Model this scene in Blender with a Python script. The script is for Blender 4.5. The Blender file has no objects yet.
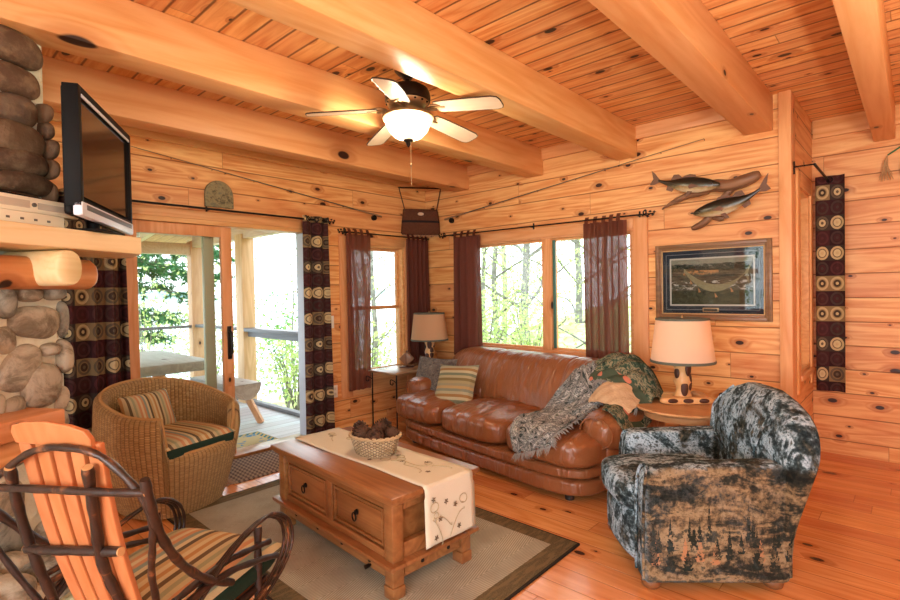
import bpy, bmesh, math, random
from mathutils import Vector, Matrix
from math import sin, cos, pi, radians, sqrt, atan2, floor
random.seed(7)
sc = bpy.context.scene
COL = sc.collection

# ------------------------------------------------------------------ camera, sky, exposure
cam_d = bpy.data.cameras.new('camera'); cam = bpy.data.objects.new('camera', cam_d); COL.objects.link(cam)
cam_d.sensor_width = 36.0; cam_d.lens = 508.4 / 900 * 36.0; cam_d.clip_start = 0.05; cam_d.clip_end = 4000
CR = Vector((.7376517, .6749424, -.0179646)); CU = Vector((.00214135, .02426829, .99970319)); CF = Vector((-.67517804, .73747123, -.01645626))
cam.matrix_world = Matrix(((CR.x, CU.x, -CF.x, 4.30), (CR.y, CU.y, -CF.y, -4.29), (CR.z, CU.z, -CF.z, 1.40), (0, 0, 0, 1)))
sc.camera = cam
w = bpy.data.worlds.new('sky'); sc.world = w; w.use_nodes = True
bg = w.node_tree.nodes['Background']; bg.inputs[0].default_value = (.88, .95, 1.0, 1); bg.inputs[1].default_value = 4.4
sc.view_settings.view_transform = 'Standard'; sc.view_settings.look = 'None'
sc.view_settings.gamma = 1.0; sc.view_settings.use_curve_mapping = False
sc.view_settings.exposure = 0.22
try:
    sc.cycles.use_denoising = True
    sc.cycles.max_bounces = 8; sc.cycles.diffuse_bounces = 5; sc.cycles.glossy_bounces = 3
    sc.cycles.transparent_max_bounces = 24; sc.cycles.sample_clamp_indirect = 6.0
except Exception: pass
def lamp(name, kind, loc, power, color, size=.1, rot=(0, 0, 0), sy=None):
    d = bpy.data.lights.new(name, kind); d.energy = power; d.color = color
    if kind == 'AREA':
        d.size = size
        if sy: d.shape = 'RECTANGLE'; d.size_y = sy
    else: d.shadow_soft_size = size
    o = bpy.data.objects.new(name, d); o.location = loc; o.rotation_euler = rot; COL.objects.link(o); return o
# fill lights added out of view to brighten the room; first at rear window
lamp('rear_window_fill', 'AREA', (4.6, -7.3, 1.5), 165, (.97, .98, 1), 4.3, (radians(90), 0, 0), 2.2)
lamp('warm_fill', 'POINT', (5.9, -4.6, 1.95), 14, (1, .88, .70), .30)  # added warm point fill, no fixture modelled
lamp('fill_uplight', 'AREA', (5.0, -4.5, 1.6), 105, (1, .96, .89), .45, (radians(165), 0, radians(40)))  # this and the next: added uplights for ceiling and beam undersides
lamp('fill_uplight', 'AREA', (5.2, -2.2, 1.2), 62, (1, .95, .87), .45, (radians(180), radians(12), 0))
lamp('overhead_fill', 'AREA', (5.4, -5.6, 2.6), 30, (1, .97, .93), 1.2, (0, 0, 0))  # added overhead fill, no fixture modelled

# ------------------------------------------------------------------ object helpers
def tag(o, label, cat, group=None):
    o['label'] = label; o['category'] = cat
    if group: o['group'] = group
    return o
def thing(name, label, cat, loc=(0, 0, 0), rz=0, group=None):
    o = bpy.data.objects.new(name, None); o.empty_display_size = .1; COL.objects.link(o)
    o.location = loc; o.rotation_euler = (0, 0, radians(rz)); return tag(o, label, cat, group)
def structure(o): o['kind'] = 'structure'; return o
def dup(o, loc=None, rz=None, label=None, parent=None):
    c = o.copy(); COL.objects.link(c)
    if parent: c.parent = parent
    if loc is not None: c.location = loc
    if rz is not None: c.rotation_euler = (0, 0, radians(rz))
    if label: c['label'] = label
    for ch in list(o.children): dup(ch, parent=c)
    return c
def lerp(a, b, t): return a + (b - a) * t
class M:
    def __init__(s): s.v = []; s.f = []; s.uv = []
    def add(s, vs, fs, uv=None, xf=None):
        b = len(s.v)
        for i, p in enumerate(vs):
            q = Vector(p)
            if xf: q = Vector(xf(q))
            s.v.append(q); s.uv.append(uv[i] if uv else (0, 0))
        s.f += [tuple(b + k for k in f) for f in fs]; return s
    def box(s, x0, x1, y0, y1, z0, z1, bev=0, seg=2, xf=None):
        bm = bmesh.new(); bmesh.ops.create_cube(bm, size=1)
        for v in bm.verts: v.co = Vector((lerp(x0, x1, v.co.x + .5), lerp(y0, y1, v.co.y + .5), lerp(z0, z1, v.co.z + .5)))
        if bev: bmesh.ops.bevel(bm, geom=bm.edges[:], offset=bev, segments=seg, profile=.5, affect='EDGES')
        bm.verts.index_update(); s.add([v.co.copy() for v in bm.verts], [[v.index for v in f.verts] for f in bm.faces], xf=xf); bm.free(); return s
    def tube(s, pts, r, n=8, closed=False, flat=None, caps=True):
        P = [Vector(p) for p in pts]; k = len(P); vs = []; fs = []
        R = list(r) if isinstance(r, (list, tuple)) else [r] * k
        up = None
        for i, p in enumerate(P):
            if closed: t = P[(i + 1) % k] - P[i - 1]
            else: t = P[min(i + 1, k - 1)] - P[max(i - 1, 0)]
            if t.length < 1e-9: t = Vector((0, 0, 1))
            t.normalize()
            if up is None:
                up = Vector((0, 0, 1)) if abs(t.z) < .9 else Vector((1, 0, 0))
            up = up - t * up.dot(t)
            if up.length < 1e-6: up = t.orthogonal()
            up.normalize(); sd = t.cross(up)
            for j in range(n):
                a = 2 * pi * j / n; vs.append(p + (sd * cos(a) + up * sin(a) * (flat or 1)) * R[i])
        m = k if closed else k - 1
        for i in range(m):
            for j in range(n):
                a = i * n + j; b = i * n + (j + 1) % n; i2 = (i + 1) % k
                fs.append((a, b, i2 * n + (j + 1) % n, i2 * n + j))
        if not closed and caps: fs.append(tuple(range(n))[::-1]); fs.append(tuple((k - 1) * n + j for j in range(n)))
        return s.add(vs, fs)
    def lathe(s, prof, n=24, c=(0, 0, 0), xf=None, ang=2 * pi):
        vs = []; fs = []; k = len(prof); uv = []; L = 0
        for i, (r, z) in enumerate(prof):
            if i: L += math.hypot(r - prof[i - 1][0], z - prof[i - 1][1])
            for j in range(n): a = 2 * pi * j / n; vs.append((c[0] + r * cos(a), c[1] + r * sin(a), c[2] + z)); uv.append((j / n, L))
        for i in range(k - 1):
            for j in range(n): fs.append((i * n + j, i * n + (j + 1) % n, (i + 1) * n + (j + 1) % n, (i + 1) * n + j))
        if prof[0][0] > 1e-6: fs.append(tuple(range(n))[::-1])
        if prof[-1][0] > 1e-6: fs.append(tuple((k - 1) * n + j for j in range(n)))
        return s.add(vs, fs, uv, xf)
    def grid(s, fn, nu, nv, uvf=None, wrap=False, xf=None):
        vs = []; uv = []; fs = []; mu = nu if wrap else nu + 1
        for j in range(nv + 1):
            for i in range(mu):
                u, v = i / nu, j / nv; vs.append(fn(u, v)); uv.append(uvf(u, v) if uvf else (u, v))
        for j in range(nv):
            for i in range(nu):
                a = j * mu + i; b = j * mu + (i + 1) % mu; fs.append((a, b, b + mu, a + mu))
        return s.add(vs, fs, uv, xf)
    def sup(s, c, h, e=4, n=10, xf=None, jit=0, seed=0):
        idx = {}; vs = []; fs = []
        def vid(p):
            k = (round(p[0] * n), round(p[1] * n), round(p[2] * n))
            if k not in idx:
                d = (abs(p[0]) ** e + abs(p[1]) ** e + abs(p[2]) ** e) ** (-1 / e)
                idx[k] = len(vs); vs.append((p[0] * d * h[0] + c[0], p[1] * d * h[1] + c[1], p[2] * d * h[2] + c[2]))
            return idx[k]
        g = [math.tan((i / n * 2 - 1) * pi / 4 * .999) for i in range(n + 1)]
        gi = [i / n * 2 - 1 for i in range(n + 1)]
        idx2 = {}
        def vid2(ax, sg, i, j):
            p = [0, 0, 0]; k = [0, 0, 0]; p[ax] = sg; k[ax] = sg * n
            a, b = (ax + 1) % 3, (ax + 2) % 3
            p[a] = g[i] / g[-1]; p[b] = g[j] / g[-1]; k[a] = 2 * i - n; k[b] = 2 * j - n
            k = tuple(k)
            if k not in idx2:
                d = (abs(p[0]) ** e + abs(p[1]) ** e + abs(p[2]) ** e) ** (-1 / e)
                idx2[k] = len(vs); vs.append((p[0] * d * h[0] + c[0], p[1] * d * h[1] + c[1], p[2] * d * h[2] + c[2]))
            return idx2[k]
        for ax in range(3):
            for sg in (-1, 1):
                for i in range(n):
                    for j in range(n):
                        q = (vid2(ax, sg, i, j), vid2(ax, sg, i + 1, j), vid2(ax, sg, i + 1, j + 1), vid2(ax, sg, i, j + 1))
                        fs.append(q if sg > 0 else q[::-1])
        if jit:
            from mathutils import noise
            vs = [Vector(p) + Vector(noise.noise_vector(Vector(p) * 6 + Vector((seed * 3.7, seed, 0)))) * jit for p in vs]
        return s.add(vs, fs, xf=xf)
    def loft(s, secs, n=24, xf=None, cap=True):
        vs = []; fs = []; k = len(secs)
        for (cx, cy, cz, hx, hy, e) in secs:
            for j in range(n):
                a = 2 * pi * j / n; c_, s_ = cos(a), sin(a)
                vs.append((cx + hx * math.copysign(abs(c_) ** (2 / e), c_), cy + hy * math.copysign(abs(s_) ** (2 / e), s_), cz))
        for i in range(k - 1):
            for j in range(n): fs.append((i * n + j, i * n + (j + 1) % n, (i + 1) * n + (j + 1) % n, (i + 1) * n + j))
        if cap: fs.append(tuple(range(n))[::-1]); fs.append(tuple((k - 1) * n + j for j in range(n)))
        return s.add(vs, fs, xf=xf)
    def prism(s, poly, d0, d1, ax=1, xf=None):
        n = len(poly); vs = []
        for d in (d0, d1):
            for a, b in poly: vs.append({0: (d, a, b), 1: (a, d, b), 2: (a, b, d)}[ax])
        fs = [tuple(range(n))[::-1], tuple(range(n, 2 * n))] + [(i, (i + 1) % n, n + (i + 1) % n, n + i) for i in range(n)]
        return s.add(vs, fs, xf=xf)
    def build(s, name, mat, parent=None, sharp=38, thick=0, sub=0, bev=0, off=0):
        me = bpy.data.meshes.new(name); me.from_pydata([tuple(v) for v in s.v], [], s.f)
        uvl = me.uv_layers.new(name='UVMap')
        flat = [0.0] * (2 * len(me.loops)); li = [0] * len(me.loops); me.loops.foreach_get('vertex_index', li)
        for i, vi in enumerate(li): flat[2 * i], flat[2 * i + 1] = s.uv[vi]
        uvl.data.foreach_set('uv', flat)
        bm = bmesh.new(); bm.from_mesh(me); bmesh.ops.recalc_face_normals(bm, faces=bm.faces[:]); bm.to_mesh(me); bm.free()
        me.materials.append(mat)
        me.polygons.foreach_set('use_smooth', [sharp > 0] * len(me.polygons))
        if 0 < sharp < 180: me.set_sharp_from_angle(angle=radians(sharp))
        o = bpy.data.objects.new(name, me); COL.objects.link(o)
        if parent: o.parent = parent
        if thick: md = o.modifiers.new('t', 'SOLIDIFY'); md.thickness = thick; md.offset = off
        if bev: md = o.modifiers.new('b', 'BEVEL'); md.width = bev; md.segments = 2; md.limit_method = 'ANGLE'; md.angle_limit = radians(50)
        if sub: md = o.modifiers.new('s', 'SUBSURF'); md.levels = sub; md.render_levels = sub
        return o
def spline(pts, n=8):
    P = [Vector(p) for p in pts]; out = []
    for i in range(len(P) - 1):
        p0, p1, p2, p3 = P[max(i - 1, 0)], P[i], P[i + 1], P[min(i + 2, len(P) - 1)]
        for k in range(n):
            t = k / n
            out.append(.5 * ((2 * p1) + (p2 - p0) * t + (2 * p0 - 5 * p1 + 4 * p2 - p3) * t * t + (3 * p1 - p0 - 3 * p2 + p3) * t ** 3))
    out.append(P[-1]); return out
def patch(rows, u, v):   # Catmull-Rom surface through a grid of control points
    def cr(P, t):
        n = len(P) - 1; x = min(max(t, 0), .99999) * n; i = int(x); t = x - i
        p0, p1, p2, p3 = P[max(i - 1, 0)], P[i], P[i + 1], P[min(i + 2, n)]
        return .5 * ((2 * p1) + (p2 - p0) * t + (2 * p0 - 5 * p1 + 4 * p2 - p3) * t * t + (3 * p1 - p0 - 3 * p2 + p3) * t ** 3)
    return cr([cr([Vector(p) for p in r], u) for r in rows], v)

# ------------------------------------------------------------------ material helpers
class T:
    def __init__(s, name, rough=.6, spec=.4):
        s.m = bpy.data.materials.new(name); s.m.use_nodes = True; s.t = s.m.node_tree
        s.b = s.t.nodes['Principled BSDF']; s.b.inputs['Roughness'].default_value = rough; s.b.inputs['Specular IOR Level'].default_value = spec
    def n(s, ty, **kw):
        o = s.t.nodes.new(ty)
        for k, v in kw.items(): setattr(o, k, v)
        return o
    def link(s, a, b): s.t.links.new(a, b)
    def put(s, sock, v):
        if v is None: return
        if hasattr(v, 'links'): s.link(v, sock)
        elif isinstance(v, (tuple, list)) and len(v) == 3 and sock.type == 'RGBA': sock.default_value = (*v, 1)
        else: sock.default_value = v
    def math(s, op, a, b=None, c=None):
        o = s.n('ShaderNodeMath', operation=op)
        for i, x in enumerate((a, b, c)): s.put(o.inputs[i], x) if x is not None else None
        return o.outputs[0]
    def add(s, a, b): return s.math('ADD', a, b)
    def mul(s, a, b): return s.math('MULTIPLY', a, b)
    def coord(s, k='Object'): return s.n('ShaderNodeTexCoord').outputs[k]
    def sep(s, v): o = s.n('ShaderNodeSeparateXYZ'); s.link(v, o.inputs[0]); return o.outputs
    def comb(s, x=0, y=0, z=0):
        o = s.n('ShaderNodeCombineXYZ'); s.put(o.inputs[0], x); s.put(o.inputs[1], y); s.put(o.inputs[2], z); return o.outputs[0]
    def noise(s, vec, scale=5, detail=3, rough=.55, dist=0, out=0):
        o = s.n('ShaderNodeTexNoise'); s.put(o.inputs['Vector'], vec); o.inputs['Scale'].default_value = scale
        o.inputs['Detail'].default_value = detail; o.inputs['Roughness'].default_value = rough; o.inputs['Distortion'].default_value = dist
        return o.outputs[out]
    def vor(s, vec, scale=5, out='Distance', dim='3D', feature='F1'):
        o = s.n('ShaderNodeTexVoronoi', voronoi_dimensions=dim, feature=feature); s.put(o.inputs['Vector'], vec); o.inputs['Scale'].default_value = scale
        return o.outputs[out] if isinstance(out, str) else [o.outputs[k] for k in out]
    def white(s, vec): o = s.n('ShaderNodeTexWhiteNoise'); s.put(o.inputs['Vector'], vec); return o.outputs
    def ramp(s, fac, stops, interp='LINEAR'):
        o = s.n('ShaderNodeValToRGB'); s.put(o.inputs[0], fac); r = o.color_ramp; r.interpolation = interp
        while len(r.elements) < len(stops): r.elements.new(.5)
        for e, (p, c) in zip(r.elements, stops): e.position = p; e.color = (*c, 1) if len(c) == 3 else c
        return o.outputs[0]
    def step(s, x, a, b): # smooth 0->1 between a and b
        o = s.n('ShaderNodeMapRange', interpolation_type='SMOOTHSTEP'); s.put(o.inputs[0], x); o.inputs[1].default_value = a; o.inputs[2].default_value = b
        return o.outputs[0]
    def mix(s, f, a, b, mode='MIX'):
        o = s.n('ShaderNodeMix', data_type='RGBA', blend_type=mode); s.put(o.inputs[0], f); s.put(o.inputs[6], a); s.put(o.inputs[7], b); return o.outputs[2]
    def col(s, c): s.put(s.b.inputs['Base Color'], c); return s
    def bump(s, h, strength=.3, dist=.01):
        o = s.n('ShaderNodeBump'); o.inputs['Strength'].default_value = strength; o.inputs['Distance'].default_value = dist
        s.link(h, o.inputs['Height']); s.link(o.outputs[0], s.b.inputs['Normal']); return s
    def island(s): return s.n('ShaderNodeNewGeometry').outputs['Random Per Island']
    def objrand(s): return s.n('ShaderNodeObjectInfo').outputs['Random']
def plain(name, c, rough=.6, metal=0, spec=.4, emit=None, es=1):
    t = T(name, rough, spec); t.col(c); t.b.inputs['Metallic'].default_value = metal
    if emit: t.b.inputs['Emission Color'].default_value = (*emit, 1); t.b.inputs['Emission Strength'].default_value = es
    return t.m
def wood(name, au, av, aw, c1, c2, w=None, length=2.4, knots=.35, rough=.45, knotc=(.035, .012, .006), kscale=1, tint=.25, seed=0, spec=.35, groove=.0065, groovec=(.20, .060, .016), grain=1):
    """boards running along axis au, w wide across axis av; aw is the third axis"""
    t = T(name, rough, spec); P = t.sep(t.coord()); u, v, h = P[au], P[av], P[aw]
    if w:
        q = t.math('DIVIDE', t.add(v, 50 + seed), w); i = t.math('FLOOR', q); f = t.math('FRACT', q)
        r0 = t.white(t.comb(i, seed, 0))[0]
        j = t.math('FLOOR', t.math('DIVIDE', t.add(t.add(u, 40), t.mul(r0, 7)), length)); fj = t.math('FRACT', t.math('DIVIDE', t.add(t.add(u, 40), t.mul(r0, 7)), length))
        wn = t.white(t.comb(i, j, seed)); rnd, rc = wn[0], wn[1]
    else: rnd = t.objrand(); rc = None; f = None
    offv = t.mul(rnd, 37.0)
    gv = t.comb(t.add(t.mul(u, .9 * grain), offv), t.add(t.mul(v, 11 * grain), offv), t.mul(h, 11 * grain))
    # knots
    kv = t.comb(t.add(t.mul(u, 2.6 * kscale), offv), t.add(t.mul(t.add(v, h), 4.6 * kscale), offv), 0)
    kd, kc = t.vor(kv, 1.0, out=('Distance', 'Color'), dim='2D'); ks = t.sep(kc)
    size = t.add(.030, t.mul(t.math('POWER', ks[1], 1.5), .100)); gate = t.math('LESS_THAN', ks[0], knots)
    kn = t.math('DIVIDE', kd, size)
    km = t.mul(gate, t.math('SUBTRACT', 1.0, t.step(kn, .75, 1.05))); kh = t.mul(gate, t.math('SUBTRACT', 1.0, t.step(kn, .9, 3.2)))
    n1 = t.noise(gv, 2.2, 6, .65, 1.0); n2 = t.noise(gv, .45, 2, .5, .6)
    ring = t.math('FRACT', t.add(t.mul(n2, 9.0), t.mul(kh, 1.3)))
    ring = t.math('ABSOLUTE', t.math('SUBTRACT', t.mul(ring, 2), 1))
    g = t.step(t.add(t.add(t.mul(n1, .75), t.mul(ring, .26)), t.mul(t.math('SUBTRACT', rnd, .5), .16)), .17, .86)
    c = t.mix(g, c1, c2)
    br = t.add(1.0 - tint * .6, t.mul(rnd, tint)); c = t.mix(1.0, c, t.comb(br, t.mul(br, br), t.mul(br, br)), 'MULTIPLY')
    c = t.mix(t.mul(kh, .55), c, (c2[0] * .55, c2[1] * .4, c2[2] * .35)); c = t.mix(km, c, knotc)
    hgt = t.mul(n1, .12)
    if w:
        e = t.mul(t.math('MINIMUM', f, t.math('SUBTRACT', 1.0, f)), w); gm = t.math('SUBTRACT', 1.0, t.step(e, groove * .25, groove))
        e2 = t.mul(t.math('MINIMUM', fj, t.math('SUBTRACT', 1.0, fj)), length); gm2 = t.mul(t.math('SUBTRACT', 1.0, t.step(e2, .0008, .003)), .7)
        gm = t.math('MAXIMUM', gm, gm2); c = t.mix(t.mul(gm, .8), c, groovec); hgt = t.math('SUBTRACT', hgt, gm)
    t.col(c); t.bump(hgt, .45, .006); return t.m
def fabric(name, c, rough=.85, scale=260, var=.12, c2=None):
    t = T(name, rough, .2); o = t.coord(); n = t.noise(o, scale, 2); m = t.noise(o, 9, 3)
    k = t.mix(m, c, c2 or tuple(x * (1 - var) for x in c)); t.col(t.mix(t.mul(n, .35), k, tuple(x * .6 for x in c))); t.bump(n, .25, .003); return t.m

PINE1, PINE2 = (.88, .52, .205), (.60, .20, .045)
W = {}
W['wall_x'] = wood('pine_wall_boards', 0, 2, 1, PINE1, PINE2, w=.196, knots=.58, seed=3, kscale=1.3)
W['wall_y'] = wood('pine_wall_boards_side', 1, 2, 0, PINE1, PINE2, w=.196, knots=.58, seed=3, kscale=1.3)
W['ceil'] = wood('pine_ceiling_boards', 0, 1, 2, PINE1, PINE2, w=.132, knots=.42, seed=1.3, length=3.2, groove=.010, kscale=1.25, groovec=(.10, .03, .01))
W['floor'] = wood('pine_floor_planks', 0, 1, 2, (.78, .36, .13), (.58, .205, .055), w=.145, knots=.2, seed=.04, rough=.20, groove=.003, tint=.3, spec=.85)
W['beam'] = wood('fir_beam', 1, 0, 2, (.88, .52, .22), (.74, .34, .10), knots=.14, kscale=.55, grain=.7)
W['trim_v'] = wood('pine_trim_upright', 2, 0, 1, (.84, .47, .21), (.66, .29, .09), knots=.25)
W['trim_x'] = wood('pine_trim_level', 0, 2, 1, (.84, .47, .21), (.66, .29, .09), knots=.1)
W['trim_y'] = wood('pine_trim_level_side', 1, 2, 0, (.80, .47, .20), (.60, .28, .09), knots=.1)
W['mantel'] = wood('mantel_plank', 0, 2, 1, (.93, .86, .50), (.85, .72, .34), knots=.12)
W['log'] = wood('log_wood', 0, 2, 1, (.78, .40, .17), (.60, .25, .08), knots=.2)
W['table'] = wood('waxed_pine', 0, 1, 2, (.36, .17, .058), (.20, .075, .020), knots=.14, rough=.3, spec=.5)
W['slat'] = wood('chair_slat_wood', 2, 0, 1, (.54, .20, .075), (.44, .145, .045), knots=.0, grain=.8, tint=.1)
W['oak'] = wood('oak_top', 0, 1, 2, (.62, .34, .15), (.46, .21, .08), knots=.0, rough=.35)
W['porch'] = wood('porch_deck_boards', 1, 0, 2, (.46, .50, .53), (.34, .37, .40), w=.14, knots=.1, seed=.5, rough=.5, groovec=(.08, .09, .1))
W['porch_post'] = wood('porch_post_wood', 2, 0, 1, (.74, .52, .32), (.58, .36, .19), knots=.12)
W['porch_beam'] = wood('porch_beam_wood', 0, 2, 1, (.74, .60, .46), (.62, .46, .32), knots=.1)
W['porch_roof'] = wood('porch_roof_boards', 0, 1, 2, (.70, .36, .17), (.52, .22, .08), w=.14, knots=.1)
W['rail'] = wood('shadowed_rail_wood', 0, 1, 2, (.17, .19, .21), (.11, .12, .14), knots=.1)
W['grey'] = wood('weathered_wood', 0, 1, 2, (.46, .45, .42), (.33, .31, .28), knots=.1)
W['black'] = plain('black_iron', (.012, .011, .010), .45, .6)
W['bronze'] = plain('oil_bronze', (.03, .022, .017), .38, .7)
W['brass'] = plain('antique_brass', (.36, .24, .12), .35, .8)
W['white'] = plain('ivory_plastic', (.80, .76, .66), .4)
def glass_mat(name, tintc=(1, 1, 1), f0=1.45, k=1.0):
    t = T(name); nt = t.t; nt.nodes.remove(t.b)
    out = nt.nodes['Material Output']; tr = t.n('ShaderNodeBsdfTransparent'); tr.inputs[0].default_value = (*tintc, 1)
    gl = t.n('ShaderNodeBsdfGlossy'); gl.inputs['Roughness'].default_value = .02
    fr = t.n('ShaderNodeFresnel'); fr.inputs[0].default_value = f0
    mx = t.n('ShaderNodeMixShader'); t.link(t.mul(fr.outputs[0], k), mx.inputs[0]); t.link(tr.outputs[0], mx.inputs[1]); t.link(gl.outputs[0], mx.inputs[2])
    t.link(mx.outputs[0], out.inputs[0]); return t.m
W['glass'] = glass_mat('window_glass', (.97, .985, .98), 1.35, .6)
W['pic_glass'] = glass_mat('picture_glass', (.95, .96, .96), 1.5)
def sheer(name, c, through=.3, clear=.12):
    t = T(name); nt = t.t; out = nt.nodes['Material Output']
    o = t.coord(); n = t.noise(o, 300, 1); cc = t.mix(t.mul(n, .5), c, tuple(x * .6 for x in c)); t.col(cc); t.b.inputs['Roughness'].default_value = .9
    tl = t.n('ShaderNodeBsdfTranslucent'); t.put(tl.inputs[0], cc); tr = t.n('ShaderNodeBsdfTransparent')
    m1 = t.n('ShaderNodeMixShader'); m1.inputs[0].default_value = through; t.link(t.b.outputs[0], m1.inputs[1]); t.link(tl.outputs[0], m1.inputs[2])
    m2 = t.n('ShaderNodeMixShader'); m2.inputs[0].default_value = clear; t.link(m1.outputs[0], m2.inputs[1]); t.link(tr.outputs[0], m2.inputs[2])
    t.link(m2.outputs[0], out.inputs[0]); return t.m
def circles_mat():
    t = T('circle_print_cloth', .85, .2); U = t.sep(t.coord('UV')); s = .122
    a, b = t.math('DIVIDE', t.add(U[0], 20), s), t.math('DIVIDE', t.add(U[1], 20), s)
    ia, ib = t.math('FLOOR', a), t.math('FLOOR', b); fa, fb = t.math('SUBTRACT', t.math('FRACT', a), .5), t.math('SUBTRACT', t.math('FRACT', b), .5)
    d = t.math('SQRT', t.add(t.mul(fa, fa), t.mul(fb, fb)))
    par = t.math('FLOORED_MODULO', ib, 2.0); rn = t.white(t.comb(ia, ib, 3))[0]; r2 = t.white(t.comb(ia, ib, 8))[0]
    bgc = t.mix(par, t.mix(rn, (.022, .008, .009), (.050, .012, .013)), t.mix(t.math('GREATER_THAN', rn, .5), (.040, .027, .020), (.22, .145, .065)))
    ring = t.mix(par, t.mix(r2, (.075, .018, .019), (.05, .03, .024)), t.mix(t.math('GREATER_THAN', r2, .4), (.46, .34, .17), (.11, .08, .05)))
    core = t.mix(par, (.05, .014, .014), t.mix(t.math('GREATER_THAN', rn, .5), (.52, .41, .22), (.05, .03, .02)))
    c = t.mix(t.math('LESS_THAN', d, .44), bgc, ring); c = t.mix(t.math('LESS_THAN', d, .31), c, t.mix(.75, ring, bgc)); c = t.mix(t.math('LESS_THAN', d, .24), c, core)
    c = t.mix(t.math('LESS_THAN', d, .10), c, ring)
    t.col(c); t.bump(t.noise(t.coord(), 400, 1), .2, .002); return t.m
W['circles'] = circles_mat()
W['sheer'] = sheer('rust_sheer_cloth', (.20, .058, .036), .35, .12)
W['sheer_thin'] = sheer('rust_sheer_thin', (.32, .11, .065), .50, .20)

# ------------------------------------------------------------------ the room
def hole_wall(name, axis, pos, thick, a0, a1, z0, z1, holes, mat):
    """wall in the plane axis=pos, thick outward, spanning a0..a1 with rectangular holes (b0,b1,zb0,zb1)"""
    m = M(); bs = sorted({a0, a1, *[h[0] for h in holes], *[h[1] for h in holes]}); zs = sorted({z0, z1, *[h[2] for h in holes], *[h[3] for h in holes]})
    for i in range(len(bs) - 1):
        for k in range(len(zs) - 1):
            bm_, zm = (bs[i] + bs[i + 1]) / 2, (zs[k] + zs[k + 1]) / 2
            if any(h[0] < bm_ < h[1] and h[2] < zm < h[3] for h in holes): continue
            p0, p1 = sorted((pos, pos + thick))
            if axis == 0: m.box(p0, p1, bs[i], bs[i + 1], zs[k], zs[k + 1])
            else: m.box(bs[i], bs[i + 1], p0, p1, zs[k], zs[k + 1])
    return structure(m.build(name, mat, sharp=30))
CEIL = 2.77
structure(M().box(0, 7.6, -7.6, .95, -.12, 0).build('floor', W['floor']))
structure(M().box(-.15, 7.75, -7.6, 1.1, CEIL, CEIL + .1).build('ceiling', W['ceil']))
hole_wall('wall_left', 0, 0, -.15, -7.6, .15, 0, CEIL, [(-3.20, -1.60, .0, 2.03), (-1.12, -.36, .53, 1.92)], W['wall_y'])
hole_wall('wall_back', 1, 0, .15, 0, 3.66, 0, CEIL, [(.62, 2.52, .78, 1.93)], W['wall_x'])
hole_wall('wall_return', 0, 3.66, -.14, .15, .95, 0, CEIL, [(.24, .78, .72, 2.14)], W['wall_y'])
structure(M().box(3.52, 7.6, .95, 1.1, 0, CEIL).build('wall_far', W['wall_x']))
hole_wall('wall_right', 0, 7.6, .15, -7.6, 1.1, 0, CEIL, [(-6.2, -2.6, .4, 2.3)], W['wall_y'])
hole_wall('wall_rear', 1, -7.6, -.15, 0, 7.75, 0, CEIL, [(1.6, 6.8, .35, 2.4)], W['wall_x'])
for i, (xr, y1) in enumerate(((.69, 0), (1.635, 0), (2.56, 0), (3.55, 0), (4.19, .95), (5.15, .95), (6.1, .95))):
    structure(M().box(xr - (.185 if i < 4 else .13), xr, -7.5, y1, 2.515, CEIL, .008).build('ceiling_beam', W['beam']))
structure(M().box(0, .035, -7.5, -.002, 2.60, CEIL, .004).build('trim_1', W['trim_y']))          # board along the top of the left wall
structure(M().box(.0, 3.5, -.03, 0, 2.66, CEIL, .004).build('trim_2', W['trim_x']))
structure(M().box(3.585, 3.662, -.03, .13, 0, CEIL, .004).build('trim_3', W['trim_v']))           # corner post
structure(M().box(3.67, 7.6, .92, .95, 2.62, CEIL, .004).build('trim_4', W['trim_x']))
# trims of the big window behind the sofa
tw = M(); tw.box(.50, .62, -.02, 0, .12, 2.0, .003); tw.box(2.52, 2.645, -.02, 0, .12, 2.0, .003); structure(tw.build('trim_5', W['trim_v']))
tw = M(); tw.box(.62, 2.52, -.02, 0, 1.91, 2.0, .003); tw.box(.62, 2.52, -.03, 0, .70, .79, .003); structure(tw.build('trim_6', W['trim_x']))
tw = M(); tw.box(0, .02, -1.25, -1.12, .34, 1.99, .003); tw.box(0, .02, -.36, -.25, .34, 1.99, .003); structure(tw.build('trim_7', W['trim_v']))
tw = M(); tw.box(0, .02, -1.12, -.36, 1.91, 1.99, .003); tw.box(0, .035, -1.14, -.30, .47, .535, .003); tw.box(0, .02, -1.12, -.36, .34, .47, .003); structure(tw.build('trim_8', W['trim_y']))
tw = M(); tw.box(0, .022, -3.30, -1.50, 2.02, 2.09, .003); structure(tw.build('trim_9', W['trim_y']))
tw = M(); tw.box(3.66, 3.675, .14, .25, .60, 2.24, .003); tw.box(3.66, 3.675, .77, .86, .60, 2.24, .003); structure(tw.build('trim_10', W['trim_v']))
tw = M(); tw.box(3.66, 3.675, .24, .78, 2.13, 2.24, .003); tw.box(3.655, 3.69, .22, .80, .69, .73, .003); structure(tw.build('trim_11', W['trim_y']))
structure(M().box(3.66, 3.69, -.03, .95, 0, .09, .004).build('baseboard_return', W['trim_y']))
def frame_x(m, x0, x1, z0, z1, y0, y1, w_):   # rectangular frame in an xz plane
    m.box(x0, x0 + w_, y0, y1, z0, z1, .003); m.box(x1 - w_, x1, y0, y1, z0, z1, .003)
    m.box(x0 + w_, x1 - w_, y0, y1, z0, z0 + w_, .003); m.box(x0 + w_, x1 - w_, y0, y1, z1 - w_, z1, .003); return m
def frame_y(m, y0, y1, z0, z1, x0, x1, w_):
    m.box(x0, x1, y0, y0 + w_, z0, z1, .003); m.box(x0, x1, y1 - w_, y1, z0, z1, .003)
    m.box(x0, x1, y0 + w_, y1 - w_, z0, z0 + w_, .003); m.box(x0, x1, y0 + w_, y1 - w_, z1 - w_, z1, .003); return m
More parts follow.
